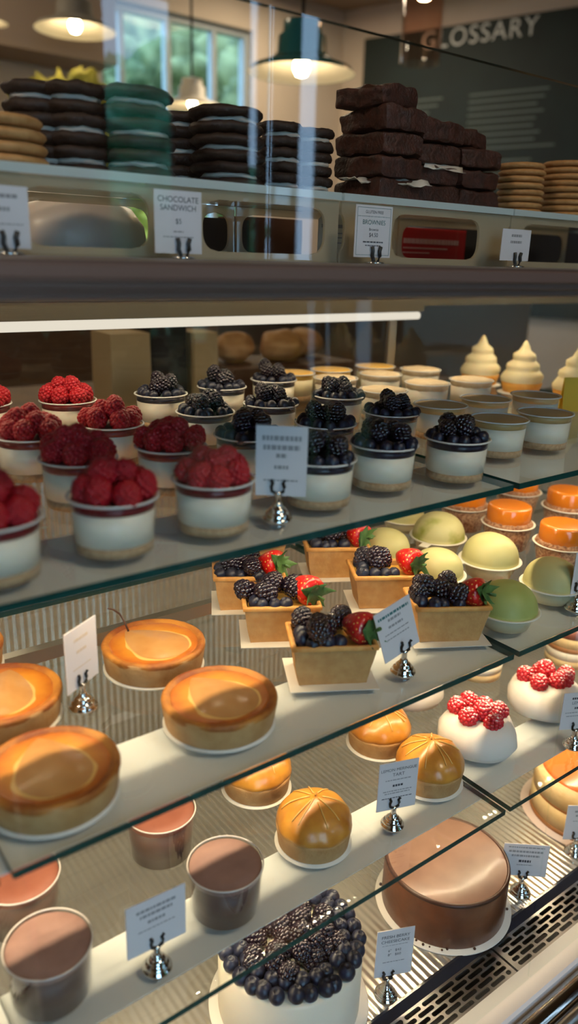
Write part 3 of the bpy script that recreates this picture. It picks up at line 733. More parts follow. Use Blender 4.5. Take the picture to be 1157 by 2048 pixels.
# --- golden cookies
GK = [cookie_me('golden_cookie', .034, .0082, M['shortbread'], s, .0006) for s in (3, 8)]
for (p, n, s, what) in (((0.9844, 0.7600, 1.3671), 8, .98, 'golden cookie stack right of the brownies'), ((1.0706, 0.7450, 1.3643), 9, 1.10, 'golden cookie stack at the right edge'), ((0.2424, 0.7450, 1.3635), 4, 1.12, 'golden cookie stack at the left edge')):
    th = .0086 if n > 4 else .0105
    for i in range(n):
        pos = 'bottom' if i == 0 else 'top' if i == n - 1 else ('%s from the bottom' % ['', 'second', 'third', 'fourth', 'fifth', 'sixth', 'seventh', 'eighth'][i])
        solo('golden_cookie', GK[i % 2], '%s cookie in the %s' % (pos, what), 'cookie', (p[0] + rnd.uniform(-.0015, .0015) + (.003 if i < n // 2 else 0), p[1] + rnd.uniform(-.001, .001), RZ + .0002 + i * th), (0, 0, rnd.random() * 6), what + ' of thin round cookies', scale=(s, s, th / .0086))

# --- price cards
def card(label, x, y, zb, rz, w, h, rows, lean=0.0, roll=0.0):
    """rows: (kind, text or width, size, height from the top, ink)"""
    t = thing('price_card', label, 'price card', (x, y, zb), rz); t.rotation_euler = (lean, roll, rz)
    part('card', MB().box(-w / 2, w / 2, -.0004, .0004, 0, h).mesh('card', M['card'], smooth=False), t)
    bars = {}
    for kind, a, size, dz, ink in rows:
        if kind == 't': lettering(t, 'lettering', a, size, (0, -.0006, h - dz), M[ink])
        elif kind == 'b': bars.setdefault(ink, []).append((a, size, dz))
        elif kind == 'f':
            mb = MB(); q = .0022
            for (xa, xb, za, zc) in ((-w / 2 + q, w / 2 - q, q, q + .0004), (-w / 2 + q, w / 2 - q, h - q - .0004, h - q), (-w / 2 + q, -w / 2 + q + .0004, q, h - q), (w / 2 - q - .0004, w / 2 - q, q, h - q)): mb.box(xa, xb, -.00055, -.0004, za, zc)
            part('border', mb.mesh('border', M['ink_teal'], smooth=False), t)
    for ink, L in bars.items():
        mb = MB(); rr = random.Random(len(L) + int(w * 1e4))
        for a, size, dz in L:                       # small print too fine to read: broken strokes
            xx = -a / 2
            while xx < a / 2:
                ww = rr.uniform(.0015, .0045); mb.box(xx, min(a / 2, xx + ww), -.00055, -.0004, h - dz - size / 2, h - dz + size / 2); xx += ww + .0008
        part('small_print', mb.mesh('small_print', M[ink], smooth=False), t)
    return t
base_prof = [(0, 0), (.0125, 0), (.0132, .0012), (.0128, .003), (.0108, .0042), (.0112, .0056), (.0098, .0075), (.0078, .0086), (.0082, .0098), (.0060, .0118), (.0042, .0128), (.0042, .0145), (.0030, .0160)]
BASE = MB().lathe(base_prof, 36).mesh('base', M['chrome'])
STEM = MB().lathe([(.0030, .015), (.0030, .0225), (.0036, .0235), (.0036, .0255), (0, .0258)], 16).mesh('stem', M['chrome'])
mb = MB()
for sx in (-1, 1):
    for sy in (-1, 1):
        mb.tube([(0, sy * .0012, .0235), (sx * .0050, sy * .0014, .0262), (sx * .0056, sy * .0014, .0300), (sx * .0044, sy * .0016, .0335), (sx * .0060, sy * .0022, .0365)], .0015, 7)
CLIP = mb.mesh('clip', M['clip'])
def holder(label, x, y, z, rz):
    t = thing('card_holder', label, 'card holder', (x, y, z), rz, 'chrome card holders')
    part('base', BASE, t); part('stem', STEM, t); part('clip', CLIP, t, label='black two-pronged clip'); return t
def sign(where, hx, hz, ang, a, b, zt, zb, rows, what, hold=True, roll=0.0):
    x, y = hx; d = (math.cos(R_(ang)), math.sin(R_(ang))); mid = (a + b) / 2
    card(what, x + d[0] * mid, y + d[1] * mid, hz + zb, R_(ang), b - a, zt - zb, rows, 0.0, R_(roll))
    if hold: holder('chrome card holder %s' % where, x, y, hz + .0001, R_(ang))
# on the counter, between the guard and the risers
def clipcard(x, z0, w, h, rows, what, rz=0.0):
    card(what, x, .645, z0, rz, w, h, rows)
    t = thing('card_clip', 'low card clip gripping the ' + what.split(',')[0], 'card clip', (x + .004, .645, CT + .0001), rz, 'low card clips on the counter')
    part('foot', MB().lathe([(0, 0), (.011, 0), (.011, .0015), (.004, .003), (0, .003)], 20).mesh('foot', M['chrome']), t)
    mb = MB()
    for sx in (-1, 1): mb.tube([(sx * .0030, -.0024, .002), (sx * .0055, -.0024, .008), (sx * .0048, -.0022, .013), (sx * .0062, -.0026, .0175)], .0021, 8)
    part('prongs', mb.mesh('prongs', M['clip']), t)
clipcard(0.3618, CT + .0045, .0475, .0525, [('t', 'CHOCOLATE', .0068, .0075, 'ink'), ('t', 'SANDWICH', .0068, .0145, 'ink'), ('t', '$5', .0062, .0255, 'ink'), ('b', .010, .0012, .034, 'ink_soft'), ('b', .031, .0010, .0385, 'ink_soft')], 'pale price card reading CHOCOLATE SANDWICH, before the dark cookies')
clipcard(0.5977, CT + .0065, .0525, .0520, [('f', 0, 0, 0, ''), ('t', 'GLUTEN FREE', .0042, .0068, 'ink'), ('b', .046, .0004, .0110, 'ink_teal'), ('t', 'BROWNIES', .0066, .0170, 'ink_teal'), ('t', 'Brownie', .0040, .0240, 'ink'), ('t', '$4.50', .0058, .0295, 'ink'), ('b', .029, .0014, .0365, 'ink'), ('b', .022, .0010, .0400, 'ink')], 'bordered price card reading GLUTEN FREE BROWNIES, below the brownies')
clipcard(0.8402, CT + .008, .056, .037, [('b', .020, .0030, .0075, 'ink_soft'), ('b', .022, .0030, .0150, 'ink_soft')], 'pale price card with two faint lines, below the golden cookies at the right')
clipcard(0.2069, CT + .0045, .042, .046, [('b', .026, .0030, .0075, 'ink_soft'), ('b', .012, .003, .017, 'ink_soft'), ('b', .032, .0010, .028, 'ink_soft')], 'price card cut by the left edge of the view, below the golden cookies')

# --- guard glass over the counter
for a, b, w in ((X0, 0.4258 - .001, 'left'), (0.4258 + .001, X1, 'right')):
    mb = MB().box(a, b, .5965, .6035, CT + .0002, 1.4954); mb.mi = [1, 1, 0, 1, 0, 1]
    mb.mi = [1, 1, 0, 0, 0, 0]
    solo('guard_glass', mb.mesh('guard_glass', [M['guard_glass'], M['glass_edge']], smooth=False), 'upright glass guard on the counter, its %s pane' % w, 'glass guard', group='glass guard panes')
solo('glass_divider', MB().box(.950, .956, .84, 1.05, CT, CT + .155).mesh('glass_divider', M['shelf_glass'], smooth=False), 'upright glass divider standing behind the golden cookies', 'glass divider')

# --- goods stored behind the risers
def white_bundle():
    mb = MB().lathe([(0, .0), (.075, 0), (.083, .012), (.080, .035), (.066, .055), (.040, .066), (0, .069)], 48, rf=lambda a, z, r: 1 + .035 * math.cos(a * 9) * (1 - z / .075) + .02 * math.sin(a * 5 + 1))
    return mb.mesh('wrapped_bundle', M['plastic_bag'])
solo('wrapped_bundle', white_bundle(), 'white plastic wrapped bundle with pleats seen through the left riser opening', 'bundle', (.402, .975, CT + .0002), (0, 0, .3), scale=(1.12, .95, 1.0))
t = thing('red_carton', 'red carton with pale print seen through the opening under the brownies', 'box', (.983, .965, CT + .0002))
part('body', MB().box(-.080, .080, -.046, .046, 0, .054).mesh('body', M['red_box'], smooth=False), t)
part('end_label', MB().box(-.0812, -.0801, -.045, .045, .001, .053).mesh('end_label', M['box_label'], smooth=False), t)
mb = MB(); rr = random.Random(5)
for (x0_, x1_, z, s) in ((-.066, .062, .034, .0075), (-.066, .036, .0235, .0022), (-.066, -.006, .0165, .0018), (-.068, -.035, .0045, .0012)):
    x = x0_
    while x < x1_: w = rr.uniform(.004, .009) * (1 if s > .004 else .8); mb.box(x, min(x1_, x + w), -.0468, -.0461, z - s / 2, z + s / 2); x += w + .0012
part('print_rows', mb.mesh('print_rows', M['box_print'], smooth=False), t)
mb = MB()
for (y, z, r, k) in ((.012, .034, .008, 'red'), (.012, .018, .007, 'dark')):
    vs = [(-.0818, -y + r * math.cos(a), z + r * math.sin(a)) for a in [2 * PI * q / 20 for q in range(20)]] + [(-.0818, -y + r * .55 * math.cos(a), z + r * .55 * math.sin(a)) for a in [2 * PI * q / 20 for q in range(20)]]
    mb.add(vs, [(q, (q + 1) % 20, 20 + (q + 1) % 20, 20 + q) for q in range(20)], 0 if k == 'red' else 1)
part('emblems', mb.mesh('emblems', [M['red_box'], M['ink']], smooth=False), t)
t = thing('hang_tag', 'cream paper tag with a hole leaning in the opening left of the brownie card', 'tag', (.605, .925, CT + .0002), -.25); t.location = (0.6400, .76, CT + .0002)
tp = [(-.0185, 0), (-.021, .004), (-.021, .048), (-.015, .0545), (.015, .0545), (.021, .048), (.021, .004), (.0185, 0)]
part('tag', MB().add([(x, 0, z) for x, z in tp] + [(x, .001, z) for x, z in tp], [tuple(range(8)), tuple(range(8, 16))[::-1]] + [(i, 8 + i, 8 + (i + 1) % 8, (i + 1) % 8) for i in range(8)]).mesh('tag', M['tag'], smooth=False), t)
mb = MB()
for z, w, h in ((.041, .034, .004), (.033, .026, .0016), (.028, .030, .0014), (.022, .024, .0014), (.006, .010, .002)): mb.box(-w / 2, w / 2, -.0006, -.0001, z - h / 2, z + h / 2)
part('print_rows', mb.mesh('print_rows', M['ink_soft'], smooth=False), t)
carton('low black carton seen through the middle riser opening', .590, .99, CT + .0002, .10, .10, .052, 'dark_card')
carton('black carton behind the wrapped bundle at the far left', .285, 1.11, CT + .0002, .12, .06, .075, 'dark_card')
carton('brown carton standing behind the low black carton', .72, 1.03, CT + .0002, .12, .06, .060, 'brown_card')
carton('black carton right of the red carton', 1.135, .99, CT + .0002, .12, .08, .060, 'dark_card')
carton('black carton seen through the right riser opening', 1.36, .99, CT + .0002, .26, .08, .066, 'dark_card')

# ------------------------------------------------------------------ berries
def drupe_berry(name, r, h, dr, n, mat, hollow=False, sub=1):
    mb = MB(); iv, if_ = ICO[sub]; g = PI * (3 - 5 ** .5)
    cv, cf = ICO[2]; mb.add([(p.x * r * .86, p.y * r * .86, p.z * h * .45 + h * .5) for p in cv], cf)
    for k in range(n):
        t = 1 - 2 * (k + .5) / n; a = k * g; q = (1 - t * t) ** .5
        w = r * q * (1 + .12 * (-t))                    # broad at the foot, narrower at the tip
        c = Vector((w * math.cos(a), w * math.sin(a), h * .5 + t * h * .46)); s = dr * (1 + .12 * math.sin(k * 3.7))
        mb.add([c + p * s for p in iv], if_)
    zmin = min(v[2] for v in mb.v); mb.v = [(v[0], v[1], v[2] - zmin) for v in mb.v]
    return mb.mesh(name, mat)
RASP = drupe_berry('raspberry', .0072, .0175, .0026, 62, M['rasp'])
RASPS = drupe_berry('raspberry', .0080, .0180, .0029, 58, M['rasp_sugar'])
BLACK = drupe_berry('blackberry', .0068, .0190, .0027, 56, M['blackb'])
BLUE = MB().lathe([(0, 0), (.0035, .0004), (.0058, .0025), (.0067, .0058), (.0062, .0090), (.0045, .0113), (.0030, .0121), (.0026, .0126), (.0021, .0119), (.0012, .0112), (0, .0111)], 20, rf=lambda a, z, r: 1 + (.06 * math.cos(5 * a) if z > .0119 else 0)).mesh('blueberry', M['blueb'])
def calyx_me(n=7, L=.011):
    mb = MB()
    for k in range(n):
        a = 2 * PI * k / n + .2 * math.sin(k * 2.3); c, s = math.cos(a), math.sin(a); Lk = L * (1 + .22 * math.sin(k * 1.9)); vs = []; fs = []
        for i in range(6):
            t = i / 5; w = .0056 * (1 - t) ** .7 * (.55 + 1.4 * t * (1 - t) + .45 * (t < .3)); z = .0012 - .002 * t + .005 * t * t * (1 + .6 * math.sin(k * 2.7))
            for u in (-1, 0, 1): x, y = Lk * t, w * u; vs.append((c * x - s * y, s * x + c * y, z + .0010 * (1 - abs(u)) - .0005))
        for i in range(5):
            for u in range(2): o = i * 3 + u; fs.append((o, o + 1, o + 4, o + 3))
        mb.add(vs, fs)
    mb.tube([(0, 0, 0), (.001, 0, .004), (.003, .001, .007)], .0011, 7)
    return mb.mesh('calyx', M['leaf'])
CALYX = calyx_me()
STRAW = MB().lathe([(0, -.0225), (.003, -.0215), (.0072, -.0165), (.0108, -.0090), (.0122, -.0030), (.0114, .0012), (.0070, .0030), (0, .0022)], 28).mesh('strawberry', M['straw'])

# ------------------------------------------------------------------ cheesecake cups
CUP_H = .043
CUP = MB().lathe([(0, .0003), (.0296, .0003), (.0305, .0012), (.0322, .040), (.0328, .0425), (.0345, .0425), (.0345, .0435), (.0326, .0436)], 48).mesh('cup', M['cup_plastic'])
RIM = MB().lathe([(.0325, .0424), (.0346, .0424), (.0348, .0431), (.0344, .0438), (.0327, .0438), (.0325, .0424)], 48).mesh('rim', pbr('cup_rim', (.74, .72, .69), .25, coat=.3, spec=.7))
def layer(name, z0, z1, mat, top=0.0):
    ra = .0292 + (.0314 - .0292) * z0 / .04; rb = .0292 + (.0314 - .0292) * z1 / .04
    return MB().lathe([(0, z0), (ra, z0), (rb, z1), (rb * .96, z1 + top * .6), (rb * .5, z1 + top), (0, z1 + top)], 40).mesh(name, mat)
L_CRUMB = layer('crumb_layer', .0016, .0095, M['crumb']); L_CREAM = layer('cream_filling', .0096, .0345, M['white_cream'])
L_JAM = layer('fruit_layer', .0346, .0405, M['jam']); L_BERRY = layer('fruit_layer', .0346, .0405, M['berry_layer'])
L_CARAM = layer('caramel_layer', .0346, .0428, M['caramel']); L_CUSTARD = layer('custard_layer', .0346, .0430, M['custard'], .002)
L_WHIP = roughen(MB().lathe([(0, .0346), (.0312, .0346), (.0314, .041), (.0300, .0445), (.022, .0462), (.010, .0455), (0, .0468)], 40), .0012, 120, 2).mesh('whipped_layer', M['whip'])
L_YCREAM = layer('cream_filling', .0096, .0345, pbr('lemon_cream', (.82, .70, .45), .4, sss=.2))
def cup(kind, label, p, name, group):
    p = (p[0] * min(1, .972 / p[1]), min(p[1], .972))
    t = thing(name, label, 'dessert cup', (p[0], p[1], H1 + .0001), rnd.random() * 6, group)
    part('cup', CUP, t); part('rim', RIM, t); part('crumb_layer', L_CRUMB, t); part('cream_filling', L_YCREAM if kind == 'y' else L_CREAM, t)
    if kind == 'r':
        part('fruit_layer', L_JAM, t)
        for k in range(7):
            a = 2 * PI * k / 7 + rnd.uniform(-.12, .12); r = .0228
            part('raspberry', RASP, t, (r * math.cos(a), r * math.sin(a), .0395), (rnd.uniform(-.25, .25), rnd.uniform(-.25, .25), rnd.random() * 6), (1.12, 1.12, rnd.uniform(1.0, 1.18)))
        for k in range(3):
            a = 2 * PI * k / 3 + rnd.random(); r = .0095
            part('raspberry', RASP, t, (r * math.cos(a), r * math.sin(a), .0455 + rnd.uniform(0, .006)), (rnd.uniform(-.3, .3), rnd.uniform(-.3, .3), rnd.random() * 6), 1.12)
    elif kind == 'b':
        part('fruit_layer', L_BERRY, t)
        n = 12
        for k in range(n):
            a = 2 * PI * k / n + rnd.uniform(-.06, .06); r = .0262
            part('blueberry', BLUE, t, (r * math.cos(a), r * math.sin(a), .0392), (rnd.uniform(-.5, .5), rnd.uniform(-.5, .5), rnd.random() * 6), rnd.uniform(.90, 1.05))
        for k in range(4):
            a = 2 * PI * k / 4 + rnd.uniform(-.3, .3); r = .0118
            part('blackberry', BLACK, t, (r * math.cos(a), r * math.sin(a), .0425 + rnd.uniform(0, .005)), (rnd.uniform(-.6, .6), rnd.uniform(-.6, .6), rnd.random() * 6), (1.12, 1.12, rnd.uniform(.95, 1.15)))
    elif kind == 't': part('caramel_layer', L_CARAM, t)
    elif kind == 'y': part('custard_layer', L_CUSTARD, t)
    elif kind == 'w': part('whipped_layer', L_WHIP, t)
    return t
GR = 'raspberry cheesecake cups on the top shelf'
ZR = 1.1275
for p, l in (((0.2565, 0.9315), 'raspberry cup cut by the left edge in the back row'), ((0.3522, 0.9070), 'brightly lit raspberry cup farthest back, alone against the back doors'),
             ((0.3393, 0.7552), 'raspberry cup in front of the brightly lit one, just right of it'), ((0.2488, 0.7456), 'wide raspberry cup at the left edge in the second row'),
             ((0.2536, 0.6367), 'raspberry cup half hidden behind the nearest whole one'), ((0.3450, 0.6360), 'raspberry cup next to the dark berry cups, behind the front one'),
             ((0.3203, 0.5188), 'raspberry cup left of the price card, near the shelf edge'), ((0.2320, 0.5192), 'nearest whole raspberry cup, blurred at the shelf edge'),
             ((0.1412, 0.5153), 'raspberry cup cut by the left edge at the front of the shelf')):
    cup('r', l, p, 'raspberry_cheesecake_cup', GR)
GB = 'blackberry and blueberry cheesecake cups on the top shelf'
for p, l in (((0.4735, 0.8968), 'dark berry cup at the back left, rimmed with light'), ((0.5745, 0.9089), 'dark berry cup at the back, between two rim-lit ones'), ((0.6779, 0.9288), 'dark berry cup farthest back beside the yellow custard cups'),
             ((0.4608, 0.7647), 'dark berry cup in the second row, above the raspberry cups'), ((0.5586, 0.7705), 'dark berry cup in the second row, directly above the price card'), ((0.4349, 0.6395), 'dark berry cup partly hidden by the left edge of the price card'),
             ((0.6736, 0.7755), 'dark berry cup in front of the pale whipped cups'), ((0.5429, 0.6446), 'dark berry cup whose rim shows right above the price card corner'), ((0.6548, 0.6557), 'dark berry cup with a small blue glint on its rim'),
             ((0.4387, 0.5272), 'dark berry cup partly hidden by the right edge of the price card'), ((0.5302, 0.5383), 'dark berry cup at the front, second from the shelf joint'), ((0.6171, 0.5193), 'dark berry cup at the front right, beside the shelf joint')):
    cup('b', l, p, 'berry_cheesecake_cup', GB)
GT = 'caramel topped cheesecake cups on the top shelf'
for p, l in (((0.7475, 0.6619), 'caramel topped cup behind the front right dark berry cup'), ((0.8377, 0.6637), 'caramel topped cup in the middle of the back caramel row'), ((0.9271, 0.6481), 'caramel topped cup at the back right, before the swirled cones'),
             ((0.7410, 0.5635), 'caramel topped cup at the front, next to the dark berry cup'), ((0.8246, 0.5596), 'caramel topped cup at the front right corner of the shelf')):
    cup('t', l, p, 'caramel_cheesecake_cup', GT)
GY = 'yellow custard cups at the back of the top shelf'
for p, l in (((0.7928, 1.0304), 'yellow custard cup at the left of the back row'), ((0.8952, 1.0539), 'yellow custard cup in the middle of the back row'), ((0.9899, 1.0417), 'yellow custard cup at the right of the back row')):
    cup('y', l, p, 'custard_cup', GY)
GW = 'whipped topping cups on the top shelf'
for p, l in (((0.9683, 0.9084), 'pale whipped cup at the back right, beside the swirled cones'), ((0.8676, 0.8994), 'pale whipped cup behind the middle of the pale cups'), ((0.7728, 0.8987), 'pale whipped cup just behind the dark berries'),
             ((0.8673, 0.7973), 'pale whipped cup in front of the back right one'), ((0.7608, 0.7806), 'pale whipped cup nearest the blue glint cup'), ((0.9545, 0.7869), 'pale whipped cup below the first swirled cone')):
    cup('w', l, p, 'whipped_cup', GW)

# swirled meringue cones
def cone(label, p):
    t = thing('meringue_cone_tart', label, 'tart', (p[0], p[1], H1 + .0001), 0, 'swirled meringue cones')
    part('paper_disc', MB().lathe([(0, 0), (.040, 0), (.040, .0008), (0, .0008)], 32).mesh('paper_disc', M['paper_cup']), t)
    part('tart_shell', MB().lathe([(0, .001), (.030, .001), (.035, .019), (.033, .020), (0, .020)], 36, rf=lambda a, z, r: 1 + .02 * math.cos(a * 18)).mesh('tart_shell', M['orange_tart']), t)
    prof = [(.0345, .0195)]
    for (r0, z0, r1, z1) in ((.0365, .026, .030, .038), (.029, .044, .020, .056), (.020, .061, .010, .073)): prof += [(r0 * .96, z0 - .004), (r0, z0), (r0 * .95, (z0 + z1) / 2), (r1, z1)]
    prof += [(.007, .080), (.002, .089), (0, .090)]
    part('meringue', MB().lathe(prof, 40, rf=lambda a, z, r: 1 + .035 * math.sin(a + z * 260)).mesh('meringue', M['swirl']), t)
M['orange_tart'] = pbr('orange_tart_shell', (.72, .30, .04), .5, col2=(.8, .4, .08), nscale=80)
M['swirl'] = pbr('swirled_meringue', (.82, .70, .42), .5, sss=.25)
cone('swirled meringue cone tart farthest left of the three', (1.1657, 0.9425))
cone('swirled meringue cone tart in the middle of the three', (1.1545, 0.8403))
cone('swirled meringue cone tart cut by the right edge of the view', (1.1631, 0.7398))
t = thing('yellow_tag', 'bright yellow folded card at the right edge beside the caramel cups', 'card', (1.0764, 0.6861) + (H1 + .0001,), -.5)
part('front_leaf', MB().add([(-.017, -.006, 0), (.017, -.006, 0), (.017, 0, .052), (-.017, 0, .052), (-.017, -.0052, 0), (.017, -.0052, 0), (.017, .0008, .052), (-.017, .0008, .052)], [(0, 1, 2, 3), (4, 7, 6, 5), (0, 3, 7, 4), (1, 5, 6, 2), (2, 6, 7, 3), (0, 4, 5, 1)]).mesh('front_leaf', M['yellow'], smooth=False), t)
part('back_leaf', MB().add([(-.017, .008, 0), (.017, .008, 0), (.017, .001, .052), (-.017, .001, .052), (-.017, .0088, 0), (.017, .0088, 0), (.017, .0018, .052), (-.017, .0018, .052)], [(0, 1, 2, 3), (4, 7, 6, 5), (0, 3, 7, 4), (1, 5, 6, 2), (2, 6, 7, 3), (0, 4, 5, 1)]).mesh('back_leaf', M['yellow'], smooth=False), t)

# ------------------------------------------------------------------ middle shelf: pear tarts
TART = MB().lathe([(0, 0), (.0475, 0), (.0490, .0015), (.0515, .020), (.0517, .0238), (.0500, .0252), (.0478, .0243), (.0462, .0215), (.0462, .012), (0, .012)], 64, rf=lambda a, z, r: 1 + (.006 * math.sin(a * 7 + 1) + .004 * math.sin(a * 13)) * (z > .015)).mesh('crust', [M['pale_crust']])
RIMT = roughen(MB().lathe([(.0510, .0195), (.0521, .0228), (.0512, .0252), (.0490, .0260), (.0465, .0252), (.0440, .0236), (.0425, .0222), (.0510, .0195)], 72), .00055, 90, 3).mesh('browned_rim', M['tart_rim'])
FILL = roughen(MB().lathe([(0, .0236), (.020, .0237), (.035, .0238), (.0425, .0240), (.0455, .0236), (.0462, .013), (0, .013)], 64), .00025, 70, 8).mesh('filling', M['frangipane'])
def pear_me(name, grow, h, mat, z0):
    mb = MB(); n = 56; rings = 9; vs = []; fs = []
    pts = []
    for k in range(n):
        a = 2 * PI * k / n; c, s = math.cos(a), math.sin(a)
        # teardrop: round body at the near side, neck to +Y
        r = .0285 + grow; y = r * s; x = r * c
        if s > 0: x = r * math.copysign(abs(c) ** 1.55, c); y = (.050 + grow * .4) * s ** 1.35
        pts.append((x, y - .010))
    for i in range(rings + 1):
        q = i / rings
        for (x, y) in pts: vs.append((x * (1 - q), -.006 + (y + .006) * (1 - q), z0 + h * (1 - (1 - q) ** 2.2)))
    for i in range(rings):
        for k in range(n): k2 = (k + 1) % n; fs.append((i * n + k, i * n + k2, (i + 1) * n + k2, (i + 1) * n + k))
    return roughen(mb.add(vs, fs), .0002, 60, 4).mesh(name, mat)
PEAR = pear_me('pear_half', 0, .0036, M['pear'], .0243); PRING = pear_me('pear_glaze', .0052, .0012, M['pear_ring'], .0236)
def pear_tart(label, p, rz, stem=False, s=1.0):
    t = thing('pear_tart', label, 'tart', (p[0], p[1], H2 + .0009), rz, 'pear tarts on the middle shelf')
    part('crust', TART, t, scale=s); part('browned_rim', RIMT, t, scale=s); part('filling', FILL, t, scale=s); part('pear_glaze', PRING, t, scale=s); part('pear_half', PEAR, t, scale=s)
    if stem: part('pear_stem', MB().tube([(0, .036, .025), (.001, .043, .034), (-.001, .047, .042), (-.008, .049, .049), (-.014, .050, .052)], .0011, 8, taper=.8).mesh('pear_stem', M['stem']), t)
    d = solo('paper_disc', DISC, 'white paper under the ' + label, 'paper', (p[0], p[1], H2 + .0001), (0, 0, rz), 'white papers under the pear tarts')
DISC = MB().lathe([(0, 0), (.051, 0), (.051, .0007), (0, .0007)], 48).mesh('paper_disc', M['paper_cup'])
pear_tart('pear tart with a curled stem standing at the back', (.321, .636), R_(18), True)
pear_tart('whole pear tart at the front beside the shelf edge', (.323, .514), R_(8))
pear_tart('pear tart at the left edge behind the front left one', (.166, .627), R_(-28))
pear_tart('large blurred pear tart at the front left', (.164, .502), R_(-6))
pear_tart('pear tart peeking in at the far left', (.150, .742), R_(0))

# ------------------------------------------------------------------ middle shelf: berry tarts in oblong crusts
def frustum(mb, w0, d0, w1, d1, z0, z1, n=5, mi=0, th=.0032):
    def ring(w, d, z):
        r = []
        cs = [(-w, -d), (w, -d), (w, d), (-w, d)]
        for k in range(4):
            a, b = cs[k], cs[(k + 1) % 4]
            for i in range(n): q = i / n; r.append((a[0] + (b[0] - a[0]) * q, a[1] + (b[1] - a[1]) * q, z))
        return r
    N = 4 * n; L = []
    for i in range(6): q = i / 5; L.append(ring(w0 + (w1 - w0) * q, d0 + (d1 - d0) * q, z0 + (z1 - z0) * q))
    L.append(ring(w1 - th, d1 - th, z1)); L.append(ring(w1 - th - .0015, d1 - th - .0015, z1 - .012))
    vs = [v for r in L for v in r]; fs = []
    for i in range(len(L) - 1):
        for k in range(N): k2 = (k + 1) % N; fs.append((i * N + k, i * N + k2, (i + 1) * N + k2, (i + 1) * N + k))
    fs.append(tuple(range(N))[::-1]); fs.append(tuple(range((len(L) - 1) * N, len(L) * N)))
    return mb.add(vs, fs, mi)
def crust_me(seed): return roughen(frustum(MB(), .034, .0215, .0415, .0275, 0, .043), .0011, 55, seed).mesh('crust', M['crust'], angle=50)
CRU = [crust_me(2), crust_me(9)]
def rim_me():
    mb = MB(); w, d = .0418, .0278; pts = [(-w, -d), (w, -d), (w, d), (-w, d)]
    P_ = []
    for k in range(4):
        a, b = pts[k], pts[(k + 1) % 4]
        for i in range(8): q = i / 8; P_.append((a[0] + (b[0] - a[0]) * q, a[1] + (b[1] - a[1]) * q))
    n = len(P_); prof = [(.0006, .0395), (.0012, .0425), (0, .0442), (-.0026, .0440), (-.0036, .0415)]
    vs = []; fs = []
    for (o, z) in prof:
        for (x, y) in P_: vs.append((x + (o if x > 0 else -o) * (abs(abs(x) - w) < 1e-6), y + (o if y > 0 else -o) * (abs(abs(y) - d) < 1e-6), z))
    for i in range(len(prof) - 1):
        for k in range(n): k2 = (k + 1) % n; fs.append((i * n + k, i * n + k2, (i + 1) * n + k2, (i + 1) * n + k))
    return roughen(mb.add(vs, fs), .0007, 60, 3).mesh('browned_edge', M['crust_edge'])
RIMB = rim_me()
SHEET = MB().box(-.044, .044, -.034, .034, 0, .0006).mesh('paper_sheet', M['paper_cup'], smooth=False)
def berry_tart(label, p, rz, standing=0):
    t = thing('berry_tart', label, 'tart', (p[0], p[1], H2 + .0009), rz, 'oblong berry tarts on the middle shelf')
    part('crust', CRU[rnd.randrange(2)], t); part('browned_edge', RIMB, t)
    part('custard', MB().box(-.036, .036, -.0225, .0225, .030, .0375).mesh('custard', M['custard'], smooth=False), t)
    for (x, y, z, a, b) in ((-.014, .006, .043, .5, .3), (-.004, -.008, .045, -1.0, .5), (-.018, -.006, .051, .2, -1.1), (.002, .011, .045, .6, .9), (-.028, .010, .041, 0, .9), (.006, -.003, .048, -.5, 1.2)):
        part('blackberry', BLACK, t, (x, y, z), (a, b, rnd.random() * 6), 1.28)
    for (x, y) in ((-.030, -.013), (-.019, -.0185), (-.007, -.0195), (.0065, -.0195), (-.031, .001), (-.027, .016)):
        part('blueberry', BLUE, t, (x, y, .0372), (rnd.uniform(-.5, .5), rnd.uniform(-.5, .5), rnd.random() * 6), rnd.uniform(1.05, 1.25))
    rot = {0: (R_(50), R_(84), 0), 1: (R_(46), R_(72), .1), 2: (R_(54), R_(98), -.1)}[standing]
    s = part('strawberry', STRAW, t, (.0335, -.0105, .0530), rot, 1.38)
    part('calyx', CALYX, s, (0, 0, .0030), (0, 0, rnd.random() * 3), 1.25, 'green leafy calyx')
    solo('paper_sheet', SHEET, 'white paper square under the ' + label.split(',')[0], 'paper', (p[0], p[1], H2 + .0001), (0, 0, rz + rnd.uniform(-.03, .03)), 'white papers under the berry tarts')
BA = R_(-30.5)
berry_tart('berry tart at the front beside the tilted price card, its crust in shade', (.4575, .5205), BA, 0)
berry_tart('berry tart in the middle row beside a pale dome', (.624, .617), BA, 2)
berry_tart('dark berry tart at the front right, beside the shelf joint', (.6225, .5165), BA, 1)
berry_tart('berry tart at the back right, just under the top shelf edge', (.634, .722), BA, 2)
berry_tart('berry tart at the back left, just under the top shelf edge', (.484, .706), BA, 1)
berry_tart('berry tart with greenish sheen and a tall upright strawberry', (.4680, .620), BA, 2)
berry_tart('half hidden berry tart at the back between two others', (.560, .805), BA, 0)

